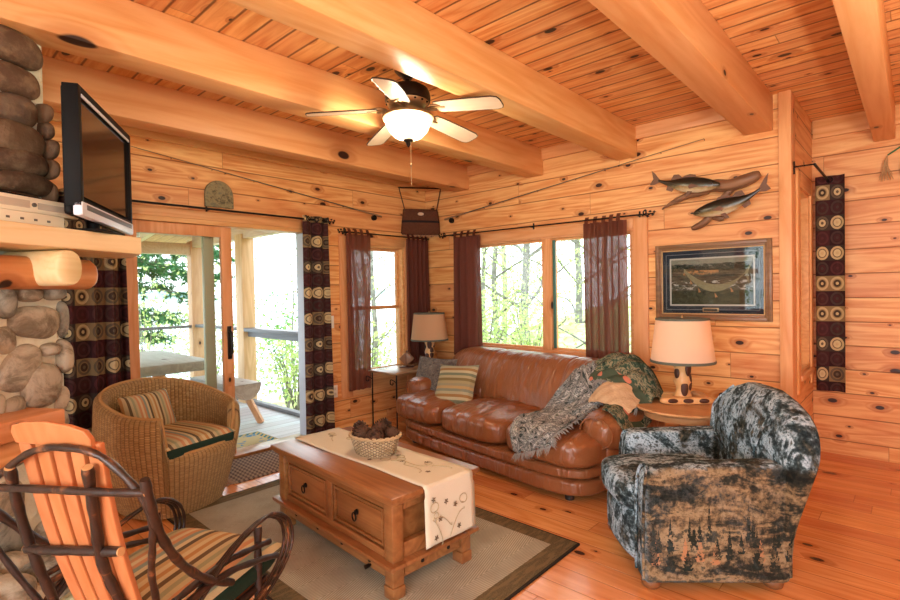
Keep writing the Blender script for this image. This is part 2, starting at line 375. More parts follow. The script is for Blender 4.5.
SASH = plain('green_sash', (.05, .16, .13), .4); STILE = plain('olive_sash', (.36, .37, .24), .45); JAMB = plain('pale_blue_jamb', (.48, .53, .60), .5)
def window_root(name): o = bpy.data.objects.new(name, None); COL.objects.link(o); return structure(o)
wd = window_root('window_2')
frame_x(M(), .62, 2.52, .78, 1.93, .0, .13, .035).build('window_frame', W['trim_x'], wd)
M().box(1.60, 1.70, .0, .12, .815, 1.895, .003).build('mullion', W['trim_v'], wd)
frame_x(M(), .655, 1.60, .815, 1.895, .05, .09, .02).build('sash', W['trim_x'], wd); q = frame_x(M(), 1.70, 2.485, .815, 1.895, .05, .09, .022).build('sash', W['trim_x'], wd); M().box(1.700, 1.728, .035, .05, .83, 1.88, .002).build('weather_strip', SASH, q)
M().box(.675, 1.58, .068, .072, .83, 1.88).build('pane', W['glass'], wd); M().box(1.73, 2.46, .068, .072, .84, 1.87).build('pane', W['glass'], wd)
wd = window_root('window_1')
frame_y(M(), -1.12, -.36, .53, 1.92, -.13, 0, .03).build('window_frame', W['trim_y'], wd)
frame_y(M(), -1.09, -.39, .56, 1.26, -.06, -.02, .03).build('sash', W['trim_y'], wd); frame_y(M(), -1.09, -.39, 1.22, 1.89, -.10, -.06, .03).build('sash', W['trim_y'], wd)
M().box(-.042, -.038, -1.06, -.42, .59, 1.23).build('pane', W['glass'], wd); M().box(-.082, -.078, -1.06, -.42, 1.25, 1.86).build('pane', W['glass'], wd)
wd = window_root('window_3')
frame_y(M(), .24, .78, .72, 2.14, 3.54, 3.66, .03).build('window_frame', W['trim_y'], wd); M().box(3.588, 3.592, .27, .75, .75, 2.11).build('pane', W['glass'], wd)
wd = window_root('window_4'); frame_y(M(), -6.2, -2.6, .4, 2.3, 7.62, 7.74, .08).build('window_frame', W['trim_y'], wd); M().box(7.68, 7.684, -6.12, -2.68, .48, 2.22).build('pane', W['glass'], wd)
wd = window_root('window_5'); frame_x(M(), 1.6, 6.8, .35, 2.4, -7.74, -7.62, .08).build('window_frame', W['trim_x'], wd); M().box(1.68, 6.72, -7.684, -7.68, .43, 2.32).build('pane', W['glass'], wd)
# sliding door, slid open
dr = window_root('door_1')
fm = M(); fm.box(-.14, .012, -3.20, -3.15, 0, 2.03, .003); fm.box(-.14, .012, -3.15, -1.60, 1.985, 2.03, .003); fm.build('door_frame', W['trim_y'], dr)
M().box(-.14, .005, -1.645, -1.60, 0, 1.985, .003).build('jamb', JAMB, dr)
M().box(-.17, .03, -3.15, -1.645, 0, .035, .004).build('threshold', W['table'], dr)
p = frame_y(M(), -3.14, -2.335, .04, 1.98, -.05, -.01, .088).build('sliding_panel', W['trim_v'], dr); M().box(-.033, -.027, -3.055, -2.42, .125, 1.895).build('pane', W['glass'], p)
h = M().tube(spline([(.0, -2.372, 1.10), (.03, -2.372, 1.08), (.04, -2.372, 1.0), (.03, -2.372, .92), (.0, -2.372, .90)], 6), .011, 8); h.box(-.012, .0, -2.39, -2.355, .86, 1.14, .003); h.build('handle', W['bronze'], p)
p = frame_y(M(), -3.14, -2.458, .04, 1.98, -.12, -.075, .083).build('fixed_panel', STILE, dr); M().box(-.10, -.096, -3.06, -2.54, .12, 1.90).build('pane', W['glass'], p)

# ------------------------------------------------------------------ outside: porch, ground, lake
structure(M().box(-4.05, -.15, -5.2, -1.05, -.14, -.01).build('porch_floor', W['porch']))
structure(M().box(-4.5, -.15, -5.4, -.7, 0, .06, xf=lambda p: (p.x, p.y, p.z + 2.74 + (p.x + .15) * .115)).build('porch_ceiling', W['porch_roof']))
m = M()
m.box(-3.97, -3.80, -1.24, -1.07, -.01, 2.24, .006); structure(m.build('porch_post', W['porch_post']))
structure(M().box(-2.34, -2.14, -1.24, -1.07, -.01, 2.2, .006).build('porch_post', W['porch_post']))
structure(M().box(-3.97, -3.80, -4.9, -4.73, -.01, 2.24, .006).build('porch_post', W['porch_post']))
structure(M().box(-3.80, -.16, -1.22, -1.09, 2.14, 2.40, .006).build('porch_beam', W['porch_beam']))
structure(M().box(-3.95, -3.82, -4.75, -1.20, 2.03, 2.20, .006).build('porch_beam', W['porch_beam']))
for yy in (-4.4, -3.6, -2.8, -2.0): structure(M().box(-4.4, -.16, yy, yy + .07, -.16, -.004, .004, xf=lambda p: (p.x, p.y, p.z + 2.74 + (p.x + .15) * .115)).build('porch_rafter', W['porch_beam']))
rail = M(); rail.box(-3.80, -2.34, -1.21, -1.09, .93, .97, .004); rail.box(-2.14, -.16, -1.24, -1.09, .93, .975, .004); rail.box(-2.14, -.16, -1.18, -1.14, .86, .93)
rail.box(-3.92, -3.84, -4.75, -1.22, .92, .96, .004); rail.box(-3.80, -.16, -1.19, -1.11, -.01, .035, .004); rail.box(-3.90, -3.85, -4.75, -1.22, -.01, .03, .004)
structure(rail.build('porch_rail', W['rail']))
# ground falling towards the lake
def ground_z(x, y):
    d = max(0, -x - 3.5); s = -.55 - .22 * d if d < 26 else -6.3
    up = .10 * max(0, y - 1.5) * (1 if x > -9 else .3) + .10 * sin(x * .7 + y * .4) + .08 * sin(y * 1.3 - x)
    return max(s + up * (1 if d < 20 else .2), -7.5) if d < 40 else -7.0
t = T('forest_floor', .95, .1); o_ = t.coord(); t.col(t.ramp(t.noise(o_, 1.6, 6, .7), [(.3, (.26, .28, .12)), (.5, (.46, .52, .24)), (.7, (.66, .66, .42))])); t.bump(t.noise(o_, 6, 4), .5, .1)
structure(M().grid(lambda u, v: (lerp(-45, 30, u), lerp(-30, 45, v), ground_z(lerp(-45, 30, u), lerp(-30, 45, v)) - (.6 if lerp(-45, 30, u) > -4.4 and lerp(-30, 45, v) < 1.2 else 0)), 90, 90).build('ground', t.m))
t = T('lake_water', .12, .5); t.col((.35, .48, .55)); t.bump(t.noise(t.coord(), .6, 3), .3, .1)
structure(M().box(-1600, -26, -1500, 1500, -6.2, -6.0).build('lake', t.m))
t = T('far_shore_woods', .95, .1); t.col(t.ramp(t.noise(t.coord(), .02, 5), [(.35, (.22, .34, .38)), (.7, (.36, .48, .50))]))  # distance haze is mixed into the blue-grey of these woods
structure(M().grid(lambda u, v: (-1550 - 120 * v, lerp(-1500, 1700, u), -6 + (15 + 7 * sin(u * 23) + 4 * sin(u * 61)) * sin(v * pi * .5)), 120, 4).build('hills', t.m))

def leaf_mat(name, a, b, tr=.5):
    t = T(name, .7, .25); c = t.mix(t.island(), a, b); t.col(c); out = t.t.nodes['Material Output']
    tl = t.n('ShaderNodeBsdfTranslucent'); t.put(tl.inputs[0], c); mx = t.n('ShaderNodeMixShader'); mx.inputs[0].default_value = tr
    t.link(t.b.outputs[0], mx.inputs[1]); t.link(tl.outputs[0], mx.inputs[2]); t.link(mx.outputs[0], out.inputs[0]); return t.m
LEAF = leaf_mat('spring_leaves', (.38, .54, .16), (.66, .74, .40)); LEAFD = leaf_mat('deep_leaves', (.10, .28, .08), (.28, .46, .16)); NEEDLE = leaf_mat('pine_needles', (.025, .13, .06), (.10, .26, .10), .3)
t = T('grey_bark', .9, .1); t.col(t.ramp(t.noise(t.coord(), 9, 4), [(.3, (.11, .105, .095)), (.7, (.34, .33, .31))])); BARK = t.m
def leaf(m, p, s, rng):
    a = Vector((rng.gauss(0, 1), rng.gauss(0, 1), rng.gauss(0, 1))).normalized(); b = a.orthogonal().normalized(); b.rotate(Matrix.Rotation(rng.random() * 6.3, 3, a))
    c = a.cross(b); s *= rng.uniform(.6, 1.3)
    m.add([p - b * s, p + c * s * .5, p + b * s, p - c * s * .5], [(0, 1, 2, 3)])
def tree(name, label, cat, x, y, h, r, spread, leaves, ls, mat, seed, low=.25, group=None, limbs=9, lean=0):
    rng = random.Random(seed); z = ground_z(x, y) - .1; root = thing(name, label, cat, (x, y, z), 0, group)
    tk = M(); path = [(lean * (k / 7) ** 2 + .05 * h * .06 * sin(k * 1.7 + seed), .04 * sin(k * 2.1 + seed), h * k / 7) for k in range(8)]
    r *= .62; tk.tube(spline(path, 3), [r * (1 - .85 * k / 21) for k in range(22)], 8); ends = []
    for k in range(limbs):
        t_ = lerp(low, .95, (k + .5) / limbs); a = k * 2.4 + seed; q = Vector(path[int(t_ * 7)]); L = spread * lerp(1.15, .5, t_) * rng.uniform(.8, 1.15)
        pts = [q, q + Vector((cos(a) * L * .35, sin(a) * L * .35, L * .22)), q + Vector((cos(a + .2) * L * .7, sin(a + .2) * L * .7, L * .33 + rng.uniform(-.1, .2))), q + Vector((cos(a + .1) * L, sin(a + .1) * L, L * .5))]
        sp = spline(pts, 4); tk.tube(sp, [r * .38 * (1 - .85 * i / 12) for i in range(13)], 5); ends.append(sp)
        for _ in range(3):
            i = rng.randrange(4, 12); b = sp[i] + Vector((rng.uniform(-.5, .5), rng.uniform(-.5, .5), rng.uniform(-.1, .5))) * L * .5
            tw_ = spline([sp[i], (sp[i] + b) / 2 + Vector((0, 0, .05)), b], 3); tk.tube(tw_, [r * .14, r * .12, r * .1, r * .09, r * .08, r * .06, r * .04], 4); ends.append(tw_)
    tk.build('trunk', BARK, root)
    lf = M()
    for _ in range(leaves):
        sp = rng.choice(ends); q = sp[rng.randrange(len(sp) // 3, len(sp))]; g = spread * .17
        leaf(lf, q + Vector((rng.gauss(0, g), rng.gauss(0, g), rng.gauss(0, g * .8))), ls, rng)
    lf.build('foliage', mat, root, sharp=0); return root
def shrub(name, label, x, y, h, rad, leaves, ls, mat, seed, group=None):
    rng = random.Random(seed); z = ground_z(x, y) - .05; root = thing(name, label, 'shrub', (x, y, z), 0, group); st = M(); lf = M()
    for k in range(9):
        a = k * .7 + seed; b = Vector((cos(a) * rad * .8 * rng.random(), sin(a) * rad * .8 * rng.random(), h * rng.uniform(.6, 1)))
        sp = spline([(0, 0, 0), b * .5 + Vector((0, 0, h * .12)), b], 5); st.tube(sp, [.018 * (1 - .8 * i / 10) for i in range(11)], 4)
        for _ in range(leaves // 9):
            q = sp[rng.randrange(3, 11)]; leaf(lf, q + Vector((rng.gauss(0, rad * .3), rng.gauss(0, rad * .3), rng.gauss(0, h * .12))), ls, rng)
    st.build('stem', BARK, root); lf.build('foliage', mat, root, sharp=0); return root
# woods behind the big window
G1 = 'woods behind the sofa window'
for i, (x, y, h, r, spd, n, s_, lab) in enumerate([
    (-3.1, 5.4, 7.0, .13, 1.9, 1900, .042, 'grey-trunked spring tree left of centre in the left pane of the sofa window'),
    (-4.4, 6.6, 8.0, .12, 2.1, 1900, .048, 'leafy tree at the left edge of the sofa window'),
    (-2.1, 5.2, 8.0, .17, 2.0, 1900, .042, 'thick trunked tree just left of the sofa window mullion'),
    (-1.3, 5.0, 6.5, .10, 1.7, 1500, .040, 'slender tree with a leaning trunk in the right pane of the sofa window'),
    (-6.6, 10.5, 9.0, .18, 3.0, 2200, .065, 'distant pale tree low in the left sofa window pane'),
    (-3.4, 10.0, 9.0, .20, 3.0, 2200, .065, 'tree standing farthest back behind the right pane of the sofa window'),
    (-.4, 5.6, 7.0, .12, 2.0, 1500, .045, 'tree behind the right-hand rust curtain of the sofa window')]):
    tree('leafy_tree', lab, 'tree', x, y, h, r, spd, n, s_, LEAF, 20 + i, .05, G1, 15, lean=.5 if i == 3 else .1)
for i, (x, y, h, rd, n, lab) in enumerate([(-2.6, 3.6, 1.9, .9, 1300, 'bright shrub at the bottom left of the sofa window'), (-1.5, 3.0, 1.8, .9, 1300, 'bright shrub below the middle of the sofa window'), (-.5, 3.0, 1.7, .8, 1100, 'bright shrub at the bottom of the right sofa window pane'), (-4.6, 8.6, 3.0, 1.6, 1500, 'large pale bush among the trunks far behind the sofa window')]):
    shrub('leafy_shrub', lab, x, y, h, rd, n, .04, LEAF, 40 + i, 'shrubs below the sofa window')
# beyond the corner window and the right side of the porch
for i, (x, y, h, r, spd, n, s_, lab) in enumerate([
    (-3.2, 1.35, 6.0, .07, 1.3, 420, .04, 'thin young tree at the left of the corner window'),
    (-4.2, 2.35, 7.0, .08, 1.4, 450, .045, 'thin young tree in the middle of the corner window'),
    (-6.2, 4.2, 8.0, .13, 1.9, 700, .055, 'grey trunked tree farther back behind the corner window'),
    (-7.5, 2.6, 5.0, .06, 1.5, 420, .05, 'small bare-branched tree beyond the right porch screen'),
    (-8.5, .9, 5.2, .07, 1.6, 800, .05, 'leafy young tree beside the porch corner post')]):
    tree('young_tree', lab, 'tree', x, y, h, r, spd, n, s_, LEAF, 60 + i, .1, 'young trees round the porch', 10)
for i, (x, y, h, rd, n, mt, lab) in enumerate([
    (-3.4, .25, 1.5, .8, 900, LEAF, 'pale green bush against the bottom of the right porch screen'), (-5.0, 1.0, 2.2, .9, 900, LEAFD, 'darker evergreen bush below the right porch rail'),
    (-6.2, -.1, 2.6, .9, 800, LEAF, 'tall bush seen between the two porch posts'), (-7.2, -.9, 3.2, 1.0, 900, LEAF, 'tall bush beside the porch corner post'), (-2.6, 1.2, 1.6, .8, 700, LEAF, 'bush under the corner window')]):
    shrub('porch_bush', lab, x, y, h, rd, n, .045, mt, 80 + i, 'bushes round the porch')
# the pine whose boughs hang into the left of the door view
pn = thing('pine_tree', 'dark green pine whose boughs hang over the lake beyond the porch', 'tree', (-9.6, -2.2, ground_z(-9.6, -2.2) - .1)); z0 = ground_z(-9.6, -2.2) - .1
M().tube([(0, 0, 0), (.05, 0, 4), (0, .05, 9)], [.2, .16, .05], 10).build('trunk', BARK, pn)
rng = random.Random(5); bt = M(); nd = M()
for k, (dx, dy, zz, L) in enumerate([(.35, .95, 2.45, 3.7), (.25, 1.0, 1.95, 3.3), (.3, .95, 1.55, 3.1), (.1, 1, 2.9, 3.4), (.5, .85, 2.2, 2.6), (.3, .9, .55, 2.3), (-.5, .8, 2.4, 2.2), (.7, -.7, 2.4, 2), (-.8, -.5, 3.0, 2), (.6, .5, 3.5, 2.2), (.45, .9, 1.0, 2.5)]):
    b0 = Vector((0, 0, zz - z0)); sp = spline([b0, b0 + Vector((dx * L * .5, dy * L * .5, .10)), b0 + Vector((dx * L, dy * L, -.12))], 8); bt.tube(sp, [.05 * (1 - .8 * i / 16) for i in range(17)], 5)
    for _ in range(64):
        i = rng.randrange(4, 17); q = sp[i]; e = q + Vector((rng.uniform(-.5, .6), rng.uniform(-.3, .6), rng.uniform(-.25, .15))) * (.9); bt.tube([q, e], [.008, .004], 4)
        for _ in range(30):
            c = q.lerp(e, rng.uniform(.3, 1.05)); d = (e - q).normalized() * .5 + Vector((rng.gauss(0, .6), rng.gauss(0, .6), rng.gauss(0, .5))); d.normalize(); sd = d.orthogonal().normalized() * .017
            nd.add([c - sd, c + d * .16, c + sd], [(0, 1, 2)])
bt.build('branch', BARK, pn); nd.build('needles', NEEDLE, pn, sharp=0)
# picnic table with its benches on the porch
pt = thing('picnic_table', 'weathered grey thick-topped picnic table out on the porch', 'table', (-1.80, -3.08, -.01))
M().box(-.75, .80, -.62, .98, .66, .76, .02).build('tabletop', W['grey'], pt)
for sx in (-.5, .5):
    for sy in (-.3, .55): M().tube([(sx, sy * 1.35, 0), (sx, sy, .66)], .06, 8).build('leg', W['porch_post'], pt)
bn = thing('log_bench', 'half-log bench with splayed legs standing on the porch', 'bench', (-1.62, -1.78, -.01), 3)
m = M(); m.grid(lambda u, v: (lerp(-.4, .62, u), .16 * cos(pi + v * pi), .45 - .17 * sin(v * pi)), 10, 12)
m.box(-.4, .62, -.16, .16, .44, .455, .004); m.prism([(.16 * cos(pi + k / 12 * pi), .45 - .17 * sin(k / 12 * pi)) for k in range(13)], -.4, -.395, 0); m.prism([(.16 * cos(pi + k / 12 * pi), .45 - .17 * sin(k / 12 * pi)) for k in range(13)], .615, .62, 0)
m.build('seat', W['grey'], bn)
for sx, ex in ((.42, .60), (-.2, -.35)):
    for sy in (-1, 1): M().tube([(sx, sy * .07, .34), (ex, sy * .16, 0)], .038, 6).build('leg', W['porch_post'], bn)
pl_ = thing('porch_lantern', 'small clear glass lantern on the wall outside the door above the mantel end', 'lantern', (-.24, -3.02, 1.87)); 
M().lathe([(.02, .0), (.055, .01), (.06, .10), (.03, .13), (.0, .14)], 12).build('lantern_shade', plain('milky_glass', (.85, .85, .8), .2), pl_); M().box(.0, .09, -.02, .02, .05, .09, .004).build('bracket', W['bronze'], pl_)

# ------------------------------------------------------------------ rug and mats
t = T('woven_rug', .95, .1); P = t.sep(t.coord())
ex = t.math('MINIMUM', t.math('SUBTRACT', 1.095, t.math('ABSOLUTE', P[0])), t.math('SUBTRACT', .69, t.math('ABSOLUTE', P[1])))
hb = t.math('FRACT', t.mul(t.add(P[1], t.math('ABSOLUTE', t.math('SUBTRACT', t.math('FRACT', t.mul(P[0], 3.4)), .5))), 24))
hb = t.step(t.math('ABSOLUTE', t.math('SUBTRACT', hb, .5)), .1, .35); nz = t.noise(t.coord(), 160, 2); big = t.noise(t.coord(), 3.5, 3)
inn = t.mix(t.add(t.mul(hb, .75), t.mul(nz, .25)), (.52, .49, .38), (.27, .245, .17)); inn = t.mix(t.step(big, .35, .7), inn, t.mix(.5, inn, (.22, .20, .15)))
bor = t.mix(t.step(nz, .3, .7), (.15, .115, .058), (.085, .065, .035)); bor = t.mix(t.step(t.noise(t.comb(t.mul(P[0], 40), t.mul(P[1], 8), 0), 1, 2), .45, .6), bor, (.17, .12, .06))
c = t.mix(t.math('LESS_THAN', ex, .115), inn, bor); c = t.mix(t.math('LESS_THAN', ex, .012), c, (.03, .025, .02)); t.col(c); t.bump(t.add(hb, nz), .4, .004)
RUG = t.m
rug = M().box(-1.095, 1.095, -.69, .69, 0, .012, .004).build('area_rug', RUG); rug.location = (1.85, -2.48, .0); tag(rug, 'tan herringbone area rug with a dark olive border under the coffee table', 'rug')
t = T('striped_mat', .95, .1); P = t.sep(t.coord()); st = t.math('FRACT', t.mul(P[1], 55)); zz = t.math('FRACT', t.add(t.mul(P[1], 27), t.math('ABSOLUTE', t.math('SUBTRACT', t.math('FRACT', t.mul(P[0], 22)), .5))))
t.col(t.mix(t.math('GREATER_THAN', zz, .5), (.34, .27, .21), (.12, .085, .075))); t.bump(st, .4, .004)
mat_ = thing('fringed_mat', 'narrow brown striped floor mat with fringed ends just inside the door', 'mat', (.30, -2.08, 0)); 
M().box(-.28, .28, -.53, .53, 0, .010, .003).build('weave', t.m, mat_)
rng = random.Random(3)
for sy in (-1, 1):
    fr = M()
    for k in range(28):
        x = -.27 + k * .02; fr.tube(spline([(x, sy * .52, .006), (x + rng.uniform(-.02, .02), sy * .56, .012), (x + rng.uniform(-.03, .03), sy * .60, .004)], 3), .004, 4)
    fr.build('fringe', fabric('mat_fringe', (.42, .30, .22)), mat_)
t = T('porch_mat', .95, .1); P = t.sep(t.coord()); ex = t.math('MINIMUM', t.math('SUBTRACT', .24, t.math('ABSOLUTE', P[0])), t.math('SUBTRACT', .42, t.math('ABSOLUTE', P[1])))
ck = t.math('GREATER_THAN', t.math('FRACT', t.mul(t.add(P[0], P[1]), 14)), .5); bo = t.mix(ck, (.03, .14, .18), (.40, .33, .14))
ctr = t.mix(t.step(t.noise(t.coord(), 9, 2), .56, .60), (.42, .36, .20), (.08, .20, .34)); c = t.mix(t.math('LESS_THAN', ex, .07), ctr, bo); c = t.mix(t.math('LESS_THAN', ex, .015), c, (.35, .30, .18)); t.col(c)
o = M().box(-.24, .24, -.42, .42, 0, .012, .003).build('door_mat', t.m); o.location = (-.45, -2.22, -.01); o.rotation_euler = (0, 0, radians(0)); tag(o, 'tan and blue bordered door mat lying on the porch deck outside the threshold', 'mat')

# ------------------------------------------------------------------ leather sofa
t = T('brown_leather', .30, .6); o_ = t.coord(); n1 = t.noise(o_, 5, 3); n2 = t.noise(o_, 90, 2)
wr = t.noise(t.comb(t.mul(t.sep(o_)[0], 9), t.mul(t.sep(o_)[1], 3), t.mul(t.sep(o_)[2], 3)), 1.6, 3, .5, .5)
t.col(t.mix(n1, (.30, .110, .040), (.17, .056, .019))); t.bump(t.add(t.mul(wr, 1.0), t.mul(n2, .05)), .75, .035); LEATHER = t.m
DARK = plain('sofa_foot_black', (.02, .015, .012), .5)
SOFA = (1.775, -.766, 0); SR = -8
sf = thing('leather_sofa', 'long brown leather three-seat sofa under the big window', 'sofa', SOFA, SR)
def sofa_base(z0, z1, y0, bulge):
    m = M(); m.sup((0, -.02, (z0 + z1) / 2), (1.05, .49 + bulge, (z1 - z0) / 2), 6, 16); return m
sofa_base(.028, .17, 0, .005).build('base', LEATHER, sf, sharp=60)
sofa_base(.15, .245, 0, .015).build('base_roll', LEATHER, sf, sharp=60)
M().box(-.98, .98, .25, .45, .10, .62, .04, 3).build('back_frame', LEATHER, sf)
for x0, x1 in ((-1.08, -.40), (-.41, .36), (.35, 1.08)):
    xc, hw = (x0 + x1) / 2, (x1 - x0) / 2
    def f(p, xc=xc, hw=hw):
        u = (p.x - xc) / hw; k = max(0, (p.z - .33) / .12)
        return (p.x, p.y, p.z + .03 * k * (1 - u * u) * (1 - ((p.y + .15) / .5) ** 2) + .008 * k * sin(p.x * 31 + p.y * 9))
    M().sup((xc, -.14, .335), (hw, .41, .105), 4.6, 16, f).build('seat_cushion', LEATHER, sf, sharp=80)
for k, (x0, x1) in enumerate(((-1.06, -.425), (-.425, .425), (.425, 1.06))):
    secs = []
    for q in range(25):
        u = q / 24; x = lerp(x0, x1, u); e0 = (x - x0); e1 = (x1 - x); sc_ = 1.0
        for e_, outer in ((e0, k == 0), (e1, k == 2)):
            if outer: sc_ *= (1 - max(0, 1 - e_ / .30) ** 2.6 * .985) ** .5 if e_ < .30 else 1
            else: sc_ *= 1 - .05 * math.exp(-e_ / .016)
        hz = .245 * (sc_ if sc_ > .9 else lerp(sc_, 1, .25)); secs.append((0, 0, x, .14 * max(sc_, .2), hz, 3.4))
    def f(p, k=k):
        z = .60 + p.y; s_ = (z - .38) / .46; x = p.z
        return (x, .13 + p.x + .20 * s_ - .02 * sin(s_ * 3) + .010 * sin(z * 24 + x * 5 + 1.5 * sin(x * 9)) * (1 - s_), z - .02 * max(0, abs(x) - .5) * s_)
    M().loft(secs, 36, xf=f).build('back_cushion', LEATHER, sf, sharp=75)
for sx in (-1, 1):
    def f(p, sx=sx): return (p.x, p.y, p.z - .05 * max(0, (p.y - .1)))
    a = M().sup((sx * 1.03, .05, .455), (.165, .38, .135), 3.0, 14, f).build('armrest', LEATHER, sf, sharp=80)
    M().box(sx * 1.05 - .05, sx * 1.05 + .05, -.26, .42, .08, .46, .035, 3).build('arm_panel', LEATHER, sf)
    M().tube([(sx * 1.03 + .125 * cos(q * pi / 8), -.300, .455 + .10 * sin(q * pi / 8)) for q in range(16)], .006, 5, closed=True).build('piping', LEATHER, a)
    for y in (-.42, .36): M().lathe([(.03, 0), (.033, .03), (.03, .06)], 12, (sx * .88, y + .03, 0)).build('foot', DARK, sf)
# cushions
def pillow(m, s, h, pinch=.06, n=16, hy=None):
    hy = hy or s
    for sg in (-1, 1):
        def f(u, v):
            a, b = u * 2 - 1, v * 2 - 1; e = max(0, (1 - a ** 4) * (1 - b ** 4)) ** .6
            return (s * a * (1 - pinch * (1 - b * b)), hy * b * (1 - pinch * (1 - a * a)), sg * h * e)
        m.grid(f, n, n)
    return m
t = T('paisley_cloth', .9, .1); o_ = t.coord('UV'); vz = t.vor(o_, 4.5); n = t.noise(o_, 7, 4, .6, 1.5); rg = t.math('FRACT', t.add(t.mul(vz, 9), t.mul(n, 3)))
t.col(t.ramp(t.add(t.mul(rg, .5), t.mul(n, .5)), [(.25, (.02, .025, .035)), (.42, (.10, .075, .055)), (.52, (.26, .22, .17)), (.62, (.05, .06, .075)), (.8, (.36, .33, .28))])); PAISLEY = t.m
def stripes(name, axis, scale, cols, coord='Object', off=0, jag=.0):
    t = T(name, .9, .1); P = t.sep(t.coord(coord)); f = t.math('FRACT', t.add(t.mul(P[axis], scale), off)); n = len(cols)
    dots = t.math('GREATER_THAN', t.math('FRACT', t.mul(P[1 - axis if axis < 2 else 0], 60)), .5)
    c = t.ramp(f, [(i / n, q) for i, q in enumerate(cols)], 'CONSTANT'); c = t.mix(t.mul(t.noise(t.coord(), 350, 1), .35), c, tuple([.15, .10, .05]))
    t.col(c); t.bump(t.noise(t.coord(), 300, 1), .2, .003); return t.m
SC = [(.60, .50, .28), (.46, .25, .09), (.60, .50, .28), (.13, .09, .05), (.52, .44, .25), (.33, .34, .20), (.52, .44, .25), (.55, .27, .13), (.62, .52, .30), (.55, .27, .13), (.24, .30, .24), (.62, .52, .30), (.10, .08, .05), (.50, .34, .15)]
STRIPE_Y = stripes('awning_stripe_rocker', 0, 3.2, SC); STRIPE_W = stripes('awning_stripe_wicker', 1, 3.4, SC); STRIPE_P = stripes('awning_stripe_pillow', 0, 5.0, SC)
STRIPE_S = stripes('muted_stripe', 1, 4.0, [(.36, .30, .15), (.20, .15, .06), (.42, .36, .20), (.17, .19, .12), (.50, .44, .27), (.32, .17, .06), (.40, .36, .22), (.22, .23, .16), (.46, .30, .13), (.30, .27, .16)])
def place(o, loc, rx, ry, rz, parent_rot=None): o.location = loc; o.rotation_euler = (radians(rx), radians(ry), radians(rz)); return o
def sofa_world(x, y, z): a = radians(SR); return (SOFA[0] + x * cos(a) - y * sin(a), SOFA[1] + x * sin(a) + y * cos(a), z)
m = pillow(M(), .215, .075); p = m.build('paisley_pillow', PAISLEY, sharp=0); place(p, sofa_world(-.955, -.11, .555), 64, 2, 14); tag(p, 'dark paisley square pillow leaning in the left corner of the sofa', 'pillow')
m = pillow(M(), .205, .07); p = m.build('striped_pillow', STRIPE_S, sharp=0); place(p, sofa_world(-.515, -.20, .55), 60, -3, 12); tag(p, 'muted olive and tan striped square pillow in front of the paisley pillow', 'pillow')

# ------------------------------------------------------------------ throws heaped on the sofa's right end
def camo(name, stops, sc_=9, dist=1.6, seed=0):
    t = T(name, .95, .08); o_ = t.coord('UV'); v2 = t.n('ShaderNodeVectorMath', operation='ADD'); t.link(o_, v2.inputs[0]); v2.inputs[1].default_value = (seed, seed * 2, 0)
    t.col(t.ramp(t.noise(v2.outputs[0], sc_, 5, .62, dist), stops)); t.bump(t.noise(o_, 60, 3), .6, .01); return t.m
THROW_G = camo('grey_tapestry', [(.30, (.015, .02, .02)), (.40, (.05, .065, .06)), (.46, (.30, .30, .29)), (.51, (.04, .05, .05)), (.57, (.52, .52, .49)), (.64, (.06, .10, .08)), (.74, (.30, .14, .08))], 9, 2.6)
t = T('banded_tapestry', .95, .08); U = t.sep(t.coord('UV')); n = t.noise(t.coord('UV'), 16, 4, .6, 1)
gr = t.ramp(n, [(.3, (.015, .03, .022)), (.46, (.05, .09, .06)), (.52, (.32, .28, .17)), (.58, (.03, .05, .04)), (.72, (.17, .16, .10))]); fl = t.vor(t.coord('UV'), 9)
band = t.mix(t.math('LESS_THAN', fl, .33), (.06, .08, .05), (.50, .17, .10)); bm_ = t.math('LESS_THAN', t.math('ABSOLUTE', t.math('SUBTRACT', t.math('FRACT', t.mul(U[1], 2.2)), .5)), .16)
t.col(t.mix(bm_, gr, band)); t.bump(n, .5, .01); THROW_B = t.m
FAWN = camo('fawn_fleece', [(.3, (.42, .26, .14)), (.55, (.60, .42, .25)), (.75, (.50, .30, .17))], 4, .8)
def cloth(name, rows, mat, nu, nv, amp, sx, sy, seed, parent=None, th=.012, at=SOFA, rot=SR):
    from mathutils import noise
    def f(u, v):
        p = patch(rows, u, v); q = Vector((u * sx * 7, v * sy * 7, seed)); k = noise.noise(q) + .5 * noise.noise(q * 2.3)
        fold = sin((u * 1.3 + v * .8) * 22 + seed + 2 * noise.noise(q * .5))
        return p + Vector((0, -.5, .8)) * (amp * (.6 * k + .4 * fold))
    o = M().grid(f, nu, nv, lambda u, v: (u * sx, v * sy)).build(name, mat, parent, sharp=0, thick=th, sub=1)
    if not parent: o.location = at; o.rotation_euler = (0, 0, radians(rot))
    return o
def fringe(name, rows, path, L, mat, parent, seed, n=40, drop=(0, -.03, -.02)):
    rng = random.Random(seed); m = M()
    for k in range(n):
        u, v = path(k / (n - 1)); p = patch(rows, u, v); d = Vector(drop).normalized() * L
        e = p + d * rng.uniform(.7, 1.2) + Vector((rng.uniform(-.012, .012), rng.uniform(-.012, .012), rng.uniform(-.006, .01))); m.tube([p, (p + e) / 2 + Vector((0, 0, .006)), e], [.004, .0035, .0015], 4)
    m.build(name, mat, parent, sharp=0)
FR = fabric('fringe_yarn', (.30, .29, .27))
dx = lambda rows: [[(x - .115, y, z) for x, y, z in r_] for r_ in rows]
